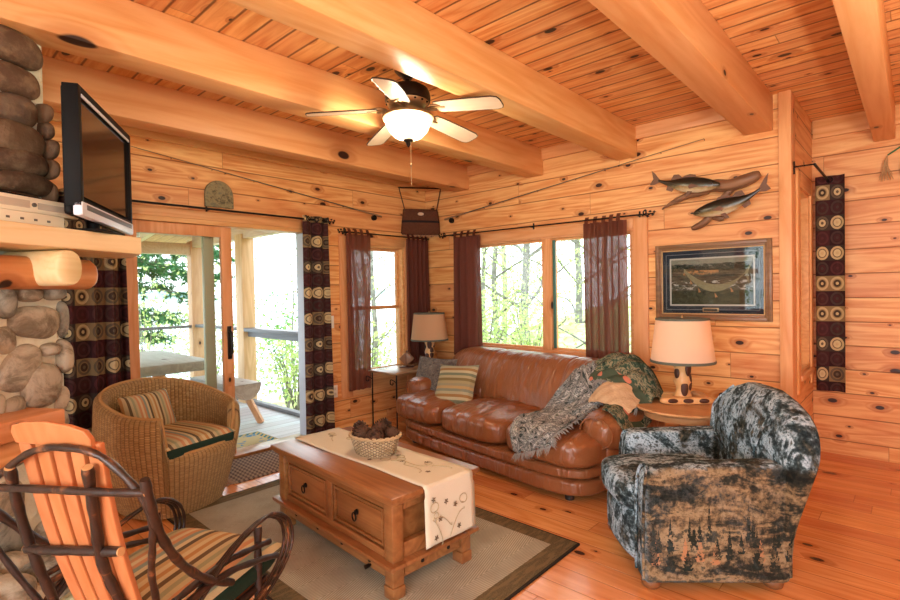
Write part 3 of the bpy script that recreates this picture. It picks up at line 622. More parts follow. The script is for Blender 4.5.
rowsG = dx([[(.60, .17, .74), (.72, .18, .81), (.82, .18, .84)], [(.57, .06, .63), (.76, .03, .69), (1.0, .0, .67)], [(.52, -.06, .48), (.78, -.06, .57), (1.02, -.08, .61)], [(.54, -.22, .475), (.74, -.25, .50), (.98, -.22, .53)],
    [(.56, -.42, .475), (.76, -.45, .48), (1.0, -.42, .49)], [(.62, -.57, .42), (.82, -.58, .43), (1.0, -.54, .46)], [(.70, -.60, .28), (.84, -.61, .33), (1.0, -.58, .40)]])
tg = thing('grey_throw', 'grey patterned fringed throw trailing from the sofa back down over the seat', 'throw blanket', SOFA, SR)
cloth('throw_cloth', rowsG, THROW_G, 34, 60, .026, .6, 1.1, 2, tg)
fringe('fringe', rowsG, lambda k: (k, 1.0), .05, FR, tg, 3, 44, (0, -.4, -1)); fringe('side_fringe', rowsG, lambda k: (1.0, .3 + k * .7), .045, FR, tg, 4, 60, (1, -.3, -.3))
rowsB = dx([[(.76, .48, .60), (.95, .50, .62), (1.15, .48, .55), (1.30, .40, .45)], [(.72, .40, .80), (.95, .42, .86), (1.15, .38, .80), (1.32, .30, .60)], [(.70, .26, .79), (.93, .26, .89), (1.15, .24, .85), (1.33, .18, .66)],
    [(.74, .14, .71), (.92, .10, .80), (1.13, .08, .79), (1.32, .08, .63)], [(.84, .06, .65), (.94, .03, .74), (1.10, 0, .72), (1.28, -.02, .59)]])
tb = thing('banded_throw', 'dark green flower-banded fringed throw heaped over the right corner of the sofa', 'throw blanket', SOFA, SR)
cloth('throw_cloth', rowsB, THROW_B, 44, 44, .030, .8, .8, 6, tb); fringe('fringe', rowsB, lambda k: (k, 1.0), .05, FR, tb, 8, 60, (0, -.7, -.7))
rowsF = dx([[(.90, .10, .66), (1.0, .10, .74), (1.14, .08, .74), (1.26, .06, .66)], [(.92, -.02, .63), (1.02, -.04, .71), (1.16, -.04, .71), (1.28, -.02, .61)], [(.96, -.12, .605), (1.04, -.14, .62), (1.16, -.14, .615), (1.26, -.10, .57)]])
o = cloth('fleece_throw', rowsF, FAWN, 22, 18, .012, .5, .4, 11); tag(o, 'fawn fleece throw bunched on the sofa arm beneath the banded throw', 'throw blanket')
rowsK = dx([[(1.02, .08, .605), (1.2, .08, .61), (1.33, .08, .50)], [(1.04, -.04, .605), (1.2, -.04, .612), (1.335, -.04, .47)], [(1.10, -.14, .603), (1.22, -.16, .605), (1.33, -.14, .46)], [(1.14, -.22, .595), (1.24, -.26, .59), (1.33, -.22, .44)]])
o = cloth('dark_throw_end', rowsK, THROW_B, 18, 18, .008, .4, .5, 14); o.name = 'lap_throw'; tag(o, 'black edged patterned lap throw hanging over the right sofa arm', 'throw blanket')

# ------------------------------------------------------------------ coffee table with runner, basket and cones
CTR = (2.035, -2.530, .012); CTA = -3.2
ct = thing('coffee_table', 'waxed pine coffee table with two drawers and black nail heads on the rug', 'table', CTR, CTA)
TZ = .485
m = M(); m.box(-.595, .595, -.285, .285, TZ - .028, TZ, .006); m.box(-.58, .58, -.27, .27, TZ - .045, TZ - .028, .004); m.build('tabletop', W['table'], ct)
for sx in (-1, 1):
    for sy in (-1, 1):
        l = M(); x, y = sx * .520, sy * .220; l.box(x - .032, x + .032, y - .032, y + .032, .058, TZ - .045, .003); l.box(x - .036, x + .036, y - .036, y + .036, 0, .055, .005); l.build('leg', W['table'], ct)
b = M(); b.box(-.50, .50, -.225, .225, .16, TZ - .045); b.build('case', W['table'], ct)
lg = M(); lg.box(-.585, .585, -.285, -.20, .150, .172, .006); lg.box(-.585, .585, .20, .285, .150, .172, .006); lg.box(-.585, -.50, -.20, .20, .150, .172, .006); lg.box(.50, .585, -.20, .20, .150, .172, .006); lg.build('ledge_moulding', W['table'], ct)
ap = M(); ap.box(-.48, .48, -.245, -.215, .085, .150, .003); ap.box(-.48, .48, .215, .245, .085, .150, .003); ap.box(-.545, -.515, -.18, .18, .085, .150, .003); ap.box(.515, .545, -.18, .18, .085, .150, .003); ap.build('apron', W['table'], ct)
rl = M(); rl.box(-.475, .475, -.243, -.225, TZ - .085, TZ - .045, .002); rl.box(-.475, .475, -.243, -.225, .172, .205, .002); rl.box(-.03, .03, -.243, -.225, .205, TZ - .085, .002)
for s in (-1, 1): rl.box(s * .528 - .016, s * .528 + .016, -.18, .18, TZ - .09, TZ - .045, .002); rl.box(s * .528 - .016, s * .528 + .016, -.18, .18, .172, .24, .002)
rl.build('rail', W['table'], ct)
for s in (-1, 1):
    d = M(); x0, x1 = sorted((s * .04, s * .465)); z0, z1 = .215, TZ - .095
    frame_x(d, x0, x1, z0, z1, -.238, -.222, .014); d.box(x0 + .02, x1 - .02, -.232, -.222, z0 + .02, z1 - .02, .006); dd = d.build('drawer', W['table'], ct)
    xm = (x0 + x1) / 2; h = M(); h.lathe([(.0, -.012), (.012, -.010), (.014, 0)], 12, xf=lambda p, xm=xm: (xm + p.x, -.238 + p.z, .315 + p.y)); h.tube([(xm + .016 * cos(q * pi / 6), -.256, .296 + .020 * sin(q * pi / 6)) for q in range(12)], .004, 6, closed=True); h.build('ring_pull', W['black'], dd)
nl = M()
def nail(m, x, y, z, ax):
    m.lathe([(.0, .006), (.008, .004), (.011, 0)], 10, xf=(lambda p: (x + p.x, y - p.z, z + p.y)) if ax == 1 else (lambda p: (x + p.z, y + p.x, z + p.y)))
for x in (-.36, -.12, .12, .36): o = M(); nail(o, x, -.245, .118, 1); o.build('nail_head', W['black'], ct)
for y in (-.07, .10): o = M(); nail(o, .545, y, .118, 0); o.build('nail_head', W['black'], ct)
o = M().lathe([(.0, .035), (.011, .032), (.009, .012), (.006, 0)], 12, xf=lambda p: (.37 + p.x, -.245 - p.z, .10 + p.y)).build('knob', W['bronze'], ct)
RUN = fabric('cream_linen', (.70, .66, .51), .9, 300, .08); THREAD = plain('brown_thread', (.13, .09, .05), .8); THREADG = plain('sage_thread', (.42, .36, .22), .8)
rn = thing('table_runner', 'cream embroidered table runner lying along the coffee table and over its right end', 'runner', (CTR[0], CTR[1], CTR[2] + TZ), CTA)
Y0, Y1 = -.115, .205
prof = [(-.60, .0035), (-.3, .003), (0, .003), (.3, .003), (.56, .0035), (.592, .003), (.604, -.006), (.608, -.03), (.611, -.10), (.613, -.20), (.616, -.275)]
M().grid(lambda u, v: (lambda p: (p[0], lerp(Y0, Y1, v) + .012 * sin(p[0] * 3) + (.012 * (v - .5) if p[1] < -.05 else 0), p[1] + .0015 * sin(u * 30 + v * 9)))((lambda k: tuple(lerp(prof[int(k)][q], prof[min(int(k) + 1, 10)][q], k - int(k)) for q in (0, 1)))(u * 9.999)), 60, 10).build('runner_cloth', RUN, rn, thick=.003, off=1)
def onrun(s, y):     # s runs along the runner from the left end; past .60 it hangs
    return Vector((s, y, .009)) if s < .60 else Vector((.617 + (s - .6) * .03, y, -.002 - (s - .60)))
lv = M()
def curl(s0, y0, ds, dy, turns, r, flip=1):
    em = M(); pts = [onrun(s0 + ds * k / 8 + .02 * sin(k), y0 + dy * k / 8 + .018 * sin(k * .8) * flip) for k in range(9)]; em.tube(spline(pts, 3), .0022, 4)
    cs, cy = s0 + ds, y0 + dy; em.tube([onrun(cs + r * (1 - k / 22) * (cos(k * .5 * flip) - 1) * .9, cy + r * (1 - k / 22) * sin(k * .5 * flip)) for k in range(int(turns * 12))], .0022, 4)
    em.build('scroll_stitching', THREADG, rn)
for a in [(.88, -.02, -.16, -.04, 1.4, .035), (.86, .04, -.13, .10, 1.4, .035, -1), (.80, .05, -.05, -.10, 1.2, .02), (.45, .0, -.2, .06, 1.3, .04), (.40, .10, -.22, -.08, 1.3, .04, -1), (.05, .14, .16, -.05, 1.3, .03), (-.1, .16, -.2, -.06, 1.3, .035), (-.35, .0, -.12, .08, 1.3, .03, -1), (.52, .15, -.12, -.03, 1.2, .03)]: curl(*a)
for s, y in [(.69, .02), (.72, .08), (.76, -.02), (.83, .10), (.25, .05), (.16, .10), (.36, .13), (.47, .04), (-.28, .10), (-.45, .05), (-.2, .16), (.84, -.05), (.66, -.06), (.1, -.05)]:
    for k in range(5):
        a = k * 1.256 + s * 9; c = onrun(s, y); e1 = onrun(s + .015 * cos(a), y + .015 * sin(a)); q1 = onrun(s + .009 * cos(a + .4), y + .009 * sin(a + .4)); q2 = onrun(s + .009 * cos(a - .4), y + .009 * sin(a - .4)); lv.add([c, q1, e1, q2], [(0, 1, 2, 3)])
lv.build('flower_stitching', THREAD, rn, sharp=0, thick=.0015)
def wicker_mat(name, c1, c2, dark, nu, nv, strength=.9):
    t = T(name, .5, .4); U = t.sep(t.coord('UV')); a = t.mul(U[0], nu); b = t.mul(U[1], nv); ia = t.math('FLOOR', a); par = t.math('FLOORED_MODULO', ia, 2.0)
    fa = t.math('ABSOLUTE', t.math('SINE', t.mul(a, pi))); fb = t.math('FRACT', t.add(b, t.mul(par, .5))); fb = t.math('ABSOLUTE', t.math('SINE', t.mul(fb, pi)))
    h = t.mul(t.math('POWER', fa, .4), t.math('POWER', fb, .8)); rn = t.white(t.comb(ia, t.math('FLOOR', t.add(b, t.mul(par, .5))), 2))[0]
    c = t.mix(rn, c1, c2); t.col(t.mix(t.step(h, .12, .62), dark, c)); t.bump(h, strength, .008); return t.m
bk = thing('wicker_basket', 'oval whitewashed wicker basket standing on the table runner', 'basket', (2.065, -2.49, CTR[2] + TZ + .005), 20)
BKM = wicker_mat('basket_weave', (.62, .50, .31), (.46, .34, .19), (.14, .09, .05), 52, 60)
ov = lambda p: (p.x * 1.05, p.y * .86, p.z)
M().lathe([(.0, .002), (.10, .0), (.112, .01), (.128, .06), (.138, .105), (.132, .106), (.122, .06), (.105, .014), (.0, .012)], 48, xf=ov).build('bowl', BKM, bk)
rm = M()
for ph in (0, pi): rm.tube([((.139 + .004 * cos(12 * a + ph)) * cos(a) * 1.05, (.139 + .004 * cos(12 * a + ph)) * sin(a) * .86, .107 + .005 * sin(12 * a + ph)) for a in [k * 2 * pi / 96 for k in range(96)]], .006, 6, closed=True)
rm.build('rim', fabric('cane_rim', (.55, .40, .22)), bk)
t = T('cone_scale', .7, .2); t.col(t.ramp(t.island(), [(.2, (.035, .018, .011)), (.8, (.11, .055, .03))])); CONE = t.m
def cone(L, R, seed):
    m = M(); rng = random.Random(seed); N = 84
    for k in range(N):
        f = k / (N - 1); a = k * 2.39996; z = (f - .5) * L * .92; r = R * .94 * (sin(pi * (.12 + .82 * f)) ** .55); up = lerp(-.3, .9, f); d = Vector((cos(a), sin(a), 0)); s = Vector((-sin(a), cos(a), 0)); w_ = R * .40 * (1 - .35 * f)
        b0 = Vector((0, 0, z)) + d * r * .25; tip = Vector((0, 0, z)) + d * r + Vector((0, 0, up * R * .28)); md = b0.lerp(tip, .6); n_ = Vector((0, 0, .007))
        m.add([b0 - s * w_ * .4, b0 + s * w_ * .4, md + s * w_, tip + s * w_ * .7, tip - s * w_ * .7, md - s * w_, md + n_, tip + n_ * .9], [(0, 1, 2, 6), (0, 6, 5), (6, 2, 3, 7), (6, 7, 4, 5), (7, 3, 4)])
    m.sup((0, 0, 0), (R * .86, R * .86, L * .46), 2, 8); return m
c0 = cone(.13, .056, 1).build('pine_cone', CONE, sharp=0)
BX, BY, BZ = 2.065, -2.49, CTR[2] + TZ
spots = [((-.070, -.020, .118), (12, -10, 20), 'upright brown pine cone at the left end of the wicker basket'), ((.005, -.052, .108), (70, 20, 40), 'brown pine cone lying at the front middle of the wicker basket'), ((.020, .050, .120), (30, 30, 100), 'brown pine cone at the back of the wicker basket'), ((.098, .008, .108), (60, -15, -50), 'small brown pine cone at the right end of the wicker basket')]
for i, (p, rr, lab) in enumerate(spots):
    o = c0 if i == 0 else c0.copy()
    if i: COL.objects.link(o)
    o.location = (BX + p[0] * .74 + p[1] * -.67 * 0 + p[0] * 0 - p[1] * .67, BY + p[0] * .67 + p[1] * .74, BZ + p[2]); o.rotation_euler = tuple(radians(a) for a in rr); o.scale = (1, 1, 1) if i < 3 else (.78,) * 3
    tag(o, lab, 'pine cone', 'pine cones in the wicker basket')

# ------------------------------------------------------------------ printed armchair on the right
t = T('landscape_tapestry', .9, .12); o_ = t.coord(); P = t.sep(o_)
st = t.comb(t.mul(P[0], 2.4), t.mul(P[1], 2.4), t.mul(P[2], 6.5)); n1 = t.noise(st, 1.5, 6, .62, .8); n2 = t.noise(o_, 7, 5, .65, .6); fine = t.noise(o_, 42, 4, .7)
zb = t.math('FRACT', t.mul(t.add(P[2], t.mul(n1, .06)), 2.6))
hb_ = t.mul(t.step(P[2], .30, .50), .06); mixn = t.math('SUBTRACT', t.add(t.mul(n1, .7), t.mul(fine, .3)), hb_)
warm = t.ramp(mixn, [(.33, (.008, .010, .009)), (.42, (.030, .028, .020)), (.47, (.14, .095, .050)), (.53, (.29, .205, .11)), (.57, (.08, .065, .04)), (.63, (.025, .03, .025)), (.70, (.25, .14, .07))])
stz = t.noise(t.comb(t.mul(P[0], 7), t.mul(t.add(P[1], t.mul(P[2], .8)), 3.2), t.mul(P[2], 3)), 2.0, 5, .65, 1.0); vign = t.step(n2, .34, .54)
cool = t.ramp(t.add(t.mul(stz, .62), t.mul(fine, .38)), [(.36, (.008, .013, .016)), (.43, (.022, .036, .042)), (.475, (.06, .09, .10)), (.515, (.22, .31, .36)), (.56, (.44, .56, .64)), (.60, (.06, .09, .10)), (.66, (.12, .10, .065)), (.74, (.24, .19, .13))])
cool = t.mix(t.math('SUBTRACT', 1, vign), cool, t.ramp(fine, [(.38, (.008, .011, .009)), (.55, (.045, .047, .036)), (.68, (.15, .12, .075))]))
# rows of little fir trees woven into the cloth
def firs(scale, zoff, seed, dens):
    a = t.mul(t.add(t.math('SUBTRACT', P[1], t.mul(P[0], .8)), 10), scale); ia = t.math('FLOOR', a); fa = t.math('ABSOLUTE', t.math('SUBTRACT', t.math('FRACT', a), .5)); r = t.white(t.comb(ia, seed, 0))
    hgt = t.add(.09, t.mul(r[0], .10)); z0_ = t.add(zoff, t.mul(t.sep(r[1])[1], .08)); tt = t.math('DIVIDE', t.math('SUBTRACT', P[2], z0_), hgt)
    saw = t.math('FRACT', t.mul(tt, 6)); lim = t.mul(t.math('SUBTRACT', 1.02, tt), t.add(.22, t.mul(saw, .2)))
    return t.mul(t.mul(t.math('LESS_THAN', fa, lim), t.math('GREATER_THAN', tt, 0)), t.mul(t.math('LESS_THAN', tt, 1), t.math('LESS_THAN', t.sep(r[1])[2], dens)))
tr = t.math('MAXIMUM', t.math('MAXIMUM', firs(13, .10, 1, .8), firs(19, .15, 5, .6)), firs(23, .20, 7, .35)); pk = firs(15, .12, 9, .45)
brk = t.step(fine, .42, .50); warm = t.mix(t.mul(pk, brk), warm, (.36, .17, .08)); warm = t.mix(t.mul(tr, brk), warm, (.014, .017, .012))
sel = t.step(P[0], .33, .37); sel = t.mul(sel, t.math('SUBTRACT', 1, t.step(P[2], .57, .60)))
t.col(t.mix(sel, cool, warm)); t.bump(t.noise(o_, 240, 1), .2, .003); TAP = t.m
ac = thing('printed_armchair', 'club armchair in dark landscape-print tapestry with bun feet at the right', 'armchair', (3.40, -1.53, 0), -49.5)
def sidepanel(sx):
    m = M(); pr = [(-.325 if sx > 0 else -.23, .05), (.33, .05), (.36, .30), (.375, .50), (.36, .565), (.28, .595), (-.18, .585), (-.28 if sx > 0 else -.205, .57), (-.315 if sx > 0 else -.225, .53)]
    bm = bmesh.new(); x0, x1 = (.245, .365) if sx > 0 else (-.325, -.215); vs = [[bm.verts.new((x, y, z)) for y, z in pr] for x in (x0, x1)]; n = len(pr)
    bm.faces.new(vs[0]); bm.faces.new(vs[1][::-1])
    for i in range(n): bm.faces.new((vs[0][i], vs[1][i], vs[1][(i + 1) % n], vs[0][(i + 1) % n]))
    bmesh.ops.recalc_face_normals(bm, faces=bm.faces[:]); bmesh.ops.bevel(bm, geom=bm.edges[:], offset=.030, segments=4, profile=.5, affect='EDGES', clamp_overlap=True); bm.verts.index_update()
    m.add([v.co.copy() for v in bm.verts], [[v.index for v in f.verts] for f in bm.faces]); bm.free(); return m
for sx in (-1, 1):
    a = sidepanel(sx).build('arm', TAP, ac, sharp=60)
    xa = .305 if sx > 0 else -.27; yo = 0 if sx > 0 else .095
    M().tube(spline([(xa - .05, -.327 + yo, .07), (xa - .052, -.325 + yo, .40), (xa - .045, -.312 + yo, .545), (xa, -.295 + yo, .578), (xa + .045, -.312 + yo, .545), (xa + .052, -.325 + yo, .40), (xa + .05, -.327 + yo, .07)], 5), .007, 6).build('piping', TAP, a)
def fs(p):
    k = (p.z - .38); return (p.x * (1 - .1 * max(0, -(p.y + .35)) * 2), p.y - .045 * (1 - (p.x / .26) ** 2) * (1 if p.y < -.1 else 0) * max(0, min(1, (-.1 - p.y) / .25)), p.z + .025 * (1 - (p.x / .26) ** 2))
M().sup((0.02, -.08, .385), (.235, .28, .085), 5, 14, fs).build('seat_cushion', TAP, ac, sharp=80)
M().sup((0.02, -.07, .185), (.245, .26, .135), 6, 14, fs).build('seat_apron', TAP, ac, sharp=80)
secs = []
for k in range(17):
    z = lerp(.08, .880, (k / 16) ** .8); top = max(0, (z - .56) / .322); wv = lerp(.355, .425, min(1, max(0, (z - .20) / .40))) * max(.10, 1 - top ** 2.7) ** .5
    dv = lerp(.055, .095, min(1, max(0, z - .35) / .3)) * max(.12, 1 - max(0, (z - .70) / .182) ** 2.6) ** .5
    secs.append((.01, .315 + .10 * max(0, z - .25) / .6, z, wv, dv, 3.0))
bk_ = M().loft(secs, 40).build('backrest', TAP, ac, sharp=70)
for s in (-1, 1): M().tube(spline([(s * .14, .285, .50), (s * .20, .26, .62), (s * .24, .28, .74), (s * .20, .37, .85)], 6), .006, 5).build('tuft_seam', TAP, bk_)
BUN = plain('bun_foot_wood', (.20, .075, .026), .35)
for sx in (-1, 1):
    for y in (-.27, .29): M().lathe([(.03, 0), (.042, .010), (.046, .028), (.040, .045), (.03, .06)], 16, (sx * .285, y, 0)).build('foot', BUN, ac)

# ------------------------------------------------------------------ lamps and side tables
def shade_mat(name, c, c2, k):
    t = T(name, .8, .2); t.col(c); out = t.t.nodes['Material Output']; tl = t.n('ShaderNodeBsdfTranslucent'); tl.inputs[0].default_value = (*c2, 1)
    mx = t.n('ShaderNodeMixShader'); mx.inputs[0].default_value = k; t.link(t.b.outputs[0], mx.inputs[1]); t.link(tl.outputs[0], mx.inputs[2]); t.link(mx.outputs[0], out.inputs[0]); return t.m
SHADE = shade_mat('cream_lampshade', (.74, .64, .50), (.84, .56, .35), .4); SHADE_T = shade_mat('tan_lampshade', (.58, .40, .24), (.74, .46, .24), .4)
TRIMB = plain('shade_band', (.10, .11, .08), .7); BURL = plain('pale_burl', (.66, .37, .15), .35); HOLL = plain('dark_hollow', (.06, .02, .010), .5)
BULB = plain('lamp_bulb', (1, .9, .7), .4, emit=(1, .78, .48), es=3)
def table_lamp(loc, rz, label, power, base_kind, shade):
    L = thing('table_lamp', label, 'lamp', loc, rz, 'burl table lamps')
    bsec = [(0, 0, .02 + k * .03, .050 + .010 * sin(k * 1.9), .046 + .010 * cos(k * 1.5), 2) for k in range(10)]
    bd = M().loft(bsec, 20).build('lamp_body', BURL, L, sharp=80)
    for (a, z, w_, h_) in [(-60, .235, .026, .055), (-30, .14, .024, .06), (-95, .10, .024, .055), (200, .2, .022, .04), (90, .15, .02, .05), (30, .23, .02, .04)]:
        q = M(); q.sup((0, 0, 0), (w_, .012, h_), 2, 6); ca, sa = cos(radians(a)), sin(radians(a)); q.v = [Vector((.046 * ca - p.x * sa + p.y * ca, .044 * sa + p.x * ca + p.y * sa, z + p.z)) for p in q.v]; q.build('hollow', HOLL, bd)
    if base_kind:
        b = M(); b.sup((0, -.07, .025), (.17, .035, .026), 3.5, 10, jit=.012, seed=1); b.sup((-.10, .03, .025), (.035, .10, .024), 3.5, 10, jit=.012, seed=2); b.sup((.12, .03, .028), (.035, .10, .028), 3.5, 10, jit=.012, seed=3); b.sup((0, .08, .025), (.14, .03, .024), 3.5, 10, jit=.012, seed=4); bb = b.build('driftwood_base', BURL, L, sharp=80)
        for x in (-.10, .0, .10): M().sup((x, -.097, .027), (.035, .012, .016), 2.2, 6).build('hollow', HOLL, bb)
    else: M().lathe([(0, 0), (.09, 0), (.092, .012), (.08, .022), (0, .024)], 20).build('lamp_base', BURL, L)
    M().tube([(0, 0, .28), (0, 0, .34)], .010, 8).build('socket', W['brass'], L)
    s = M().lathe([(.203, .275), (.167, .570)], 40).build('lamp_shade', shade, L, thick=.003)
    e = M(); e.lathe([(.205, .273), (.207, .280), (.204, .288)], 40); e.build('lower_band', TRIMB, s, thick=.003); M().lathe([(.168, .558), (.169, .566), (.167, .572)], 40).build('upper_band', TRIMB, s, thick=.003)
    hp = M(); hp.tube([(0, 0, .34), (.03, 0, .40), (.03, 0, .50), (0, 0, .56), (-.03, 0, .50), (-.03, 0, .40), (0, 0, .34)], .0025, 5); hp.tube([(-.166, 0, .562), (.166, 0, .562)], .002, 5); hp.tube([(0, -.166, .562), (0, .166, .562)], .002, 5); hp.lathe([(.006, .56), (.010, .575), (.005, .59), (0, .595)], 10); hp.build('harp', W['brass'], L)
    M().sup((0, 0, .40), (.026, .026, .045), 2, 8).build('bulb', BULB, L)
    lamp('table_lamp_bulb', 'POINT', (loc[0], loc[1], loc[2] + .42), power, (1, .70, .40), .05)
    return L
rt = thing('round_side_table', 'round oak side table tucked between the sofa and the printed armchair', 'table', (3.17, -.78, 0))
M().lathe([(0, .595), (.285, .595), (.30, .603), (.305, .612), (.30, .62), (0, .62)], 48).build('tabletop', W['oak'], rt); M().lathe([(.12, .55), (.25, .55), (.25, .595)], 32).build('apron', W['oak'], rt)
M().lathe([(.05, .55), (.03, .48), (.045, .36), (.03, .22), (.05, .14), (.04, .10)], 20).build('pedestal', W['oak'], rt)
for k in range(3): a = k * 2.094 + .5; M().tube(spline([(0, 0, .16), (cos(a) * .12, sin(a) * .12, .12), (cos(a) * .24, sin(a) * .24, .02)], 5), [.03] * 6 + [.022] * 5, 8).build('leg', W['oak'], rt)
table_lamp((3.13, -.68, .62), 38, 'lit burl-wood table lamp with cream shade on the round side table', 4.5, True, SHADE)
et = thing('corner_table', 'small wooden end table with scrolled iron legs in the corner behind the sofa arm', 'table', (.29, -.55, 0))
M().box(-.21, .21, -.42, .44, .575, .60, .006).build('tabletop', plain('dark_stained_top', (.30, .18, .09), .25, spec=.6), et)
for sx in (-1, 1):
    for sy in (-1, 1):
        l = M(); l.tube([(sx * .19, sy * .38, .575), (sx * .19, sy * .38, 0)], .008, 6); l.tube(spline([(sx * .19, sy * .38, .50), (sx * .19, sy * .45, .54), (sx * .19, sy * .46, .50), (sx * .19, sy * .43, .485), (sx * .19, sy * .425, .51)], 5), .005, 5); l.build('leg', W['black'], et)
table_lamp((.37, -.34, .60), 10, 'burl-wood table lamp with tan shade on the corner end table', 1.2, False, SHADE_T)
cw = thing('coaster_holder', 'slatted wooden coaster holder tilted on its small stand by the corner lamp', 'coaster holder', (.30, -.62, .60), 35)
M().box(-.07, .07, -.05, .05, 0, .012, .003).build('stand', HOLL, cw); q = M()
for k in range(5): q.box(-.055, .055, -.035 + k * .016, -.025 + k * .016, -.055, .055, .004)
q.v = [Vector((p.x * .72 - p.z * .69, p.y, .095 + p.x * .69 + p.z * .72)) for p in q.v]; q.build('coaster_stack', plain('walnut_slat', (.20, .10, .045), .4), cw); M().box(-.004, .004, -.04, .04, .01, .18, .002).build('upright', HOLL, cw)

# ------------------------------------------------------------------ wicker tub chair
wc = thing('wicker_armchair', 'honey wicker tub armchair beside the sliding door', 'armchair', (.555, -3.045, 0), 105.7)
WICK = wicker_mat('honey_wicker', (.64, .42, .17), (.46, .27, .095), (.09, .045, .017), 88, 120, .8)
def rim_h(th):   # th = 0 at the back, pi at the front
    a = abs((th + pi) % (2 * pi) - pi); h = .655 + .155 * (.5 + .5 * cos(min(a, 2.35) / 2.35 * pi)) ** .9
    k = min(1, max(0, (a - 2.40) / .10)); k = k * k * (3 - 2 * k); return lerp(h, .415, k)
def shell(u, v):
    th = u * 2 * pi; H = rim_h(th); a = abs((th + pi) % (2 * pi) - pi); fr = min(1, max(0, (a - 2.2) / .5)); tk = .075
    ro = lambda z: lerp(.29, .405, min(1, z / .5) ** .8) + .012 * sin(min(1, z / .75) * pi)
    if v < .5: t_ = v / .5; z = lerp(.012, H - .04, t_); r = ro(z)
    elif v < .66: q = (v - .5) / .16 * pi; z = H - .04 + .04 * sin(q); r = ro(H - .04) - tk / 2 + tk / 2 * cos(q)
    else: t_ = (v - .66) / .34; z = lerp(H - .04, .30, t_); r = ro(max(z, .3)) - tk
    x, y = sin(th), cos(th); e = 2.5; n = (abs(x) ** e + abs(y) ** e) ** (-1 / e)
    return (x * n * r * .98, y * n * r * 1.02, z)
M().grid(shell, 220, 44, lambda u, v: (u, v), wrap=False).build('woven_body', WICK, wc, sharp=80)
M().box(-.29, .29, -.29, .29, .30, .375, .02).build('seat_deck', WICK, wc)
edge = M(); edge.tube([shell(u, .58) for u in [k / 180 for k in range(180)]], .011, 6, closed=True); edge.build('braided_rim', fabric('braided_cane', (.50, .29, .11)), wc, sharp=0)
GREENP = fabric('dark_green_piping', (.014, .035, .022))
def wloc(x, y, z): a = radians(105.7); return (.555 + x * cos(a) - y * sin(a), -3.045 + x * sin(a) + y * cos(a), z)
sq = thing('seat_cushion', 'striped seat cushion with dark green sides in the wicker chair', 'cushion', wloc(0, -.055, .375), 105.7)
M().sup((0, 0, .05), (.285, .30, .05), 6, 14).build('side_band', GREENP, sq, sharp=80)
M().grid(lambda u, v: (.272 * (u * 2 - 1), .29 * (v * 2 - 1), .088 + .045 * max(0, (1 - (u * 2 - 1) ** 4) * (1 - (v * 2 - 1) ** 4)) ** .5), 18, 18).build('striped_top', stripes('awning_stripe_seat', 0, 3.4, SC), sq, sharp=0)
p = pillow(M(), .19, .06, hy=.15).build('back_pillow', STRIPE_P, sharp=0); place(p, wloc(-.03, .18, .60), 68, 0, 105.7 + 6); tag(p, 'small striped pillow leaning against the wicker chair back', 'pillow')

# ------------------------------------------------------------------ bent twig rocking chair in the foreground
t = T('dark_bark_twig', .38, .5); n = t.noise(t.coord(), 14, 4, .6, .8); t.col(t.ramp(n, [(.38, (.016, .009, .007)), (.60, (.035, .016, .010)), (.70, (.20, .075, .028)), (.82, (.34, .15, .06))])); t.bump(n, .5, .006); TWIG = t.m
CUT = plain('cut_twig_end', (.56, .30, .12), .6)
rk = thing('twig_rocking_chair', 'bent-twig rocking chair with a slatted wooden back in the foreground', 'rocking chair', (2.40, -3.72, 0), 25.5)
XC = .045
def twig(name, pts, r, n=6, ends=(0, 0), par=None):
    sp = spline(pts, n); k = len(sp); rng = random.Random(len(pts) * 7 + int(r * 1e4)); rr = [r * (1 + .10 * sin(i * 1.7 + r * 900) + rng.uniform(-.05, .05)) for i in range(k)]
    o = M().tube(sp, rr, 10).build(name, TWIG, par or rk, sharp=60)
    for e_, (p, q) in zip(ends, ((sp[0], sp[1]), (sp[-1], sp[-2]))):
        if e_: d = (p - q).normalized(); M().tube([p - d * .002, p + d * .002], r * .93, 10).build('cut_end', CUT, o)
    return o
for k in range(5):   # back slats
    x = -.020 + .0515 * k
    def xf(p, x=x): t_ = (p.z - .36) / .70; return (p.x + x - .02 + .028 * t_ + .012 * t_ * (k - 2), -.165 - .20 * t_ + p.y - .02 * sin(t_ * pi), p.z)
    m = M(); m.grid(lambda u, v: (lerp(-.0225, .0225, u), 0, lerp(.36, 1.03, v)), 2, 12, xf=xf); m.build('back_slat', W['slat'], rk, thick=.016, bev=.003)
def capf(p): return (p.x, -.165 - .20 * (p.z - .36) / .70 + p.y, p.z)
M().prism([(x + .062, z) for x, z in [(-.115, 1.015), (.16, 1.015), (.163, 1.045), (.15, 1.066), (.10, 1.078), (.02, 1.084), (-.06, 1.078), (-.105, 1.066), (-.118, 1.045)]], -.022, -.006, 1, capf).build('crest_rail', W['slat'], rk, bev=.003)
twig('back_hoop', [(-.20, -.20, .42), (-.235, -.26, .56), (-.27, -.32, .72), (-.24, -.355, .84), (-.10, -.37, .935), (.02, -.382, .998), (.14, -.388, 1.020), (.265, -.384, 1.005), (.35, -.36, .92), (.365, -.335, .84), (.345, -.315, .765), (.30, -.28, .66), (.26, -.23, .54), (.22, -.2, .42)], .0095)
twig('back_post', [(-.075, -.375, .945), (-.118, -.325, .79), (-.128, -.28, .63), (-.128, -.235, .49), (-.13, -.18, .30)], .0135, ends=(1, 0))
twig('back_post', [(.213, -.380, .972), (.180, -.34, .83), (.152, -.30, .68), (.160, -.262, .56), (.19, -.20, .36)], .0135, ends=(1, 0))
twig('cross_bar', [(-.30, -.365, .862), (-.12, -.368, .884), (.08, -.372, .900), (.25, -.372, .910), (.385, -.365, .919)], .0105, ends=(1, 1))
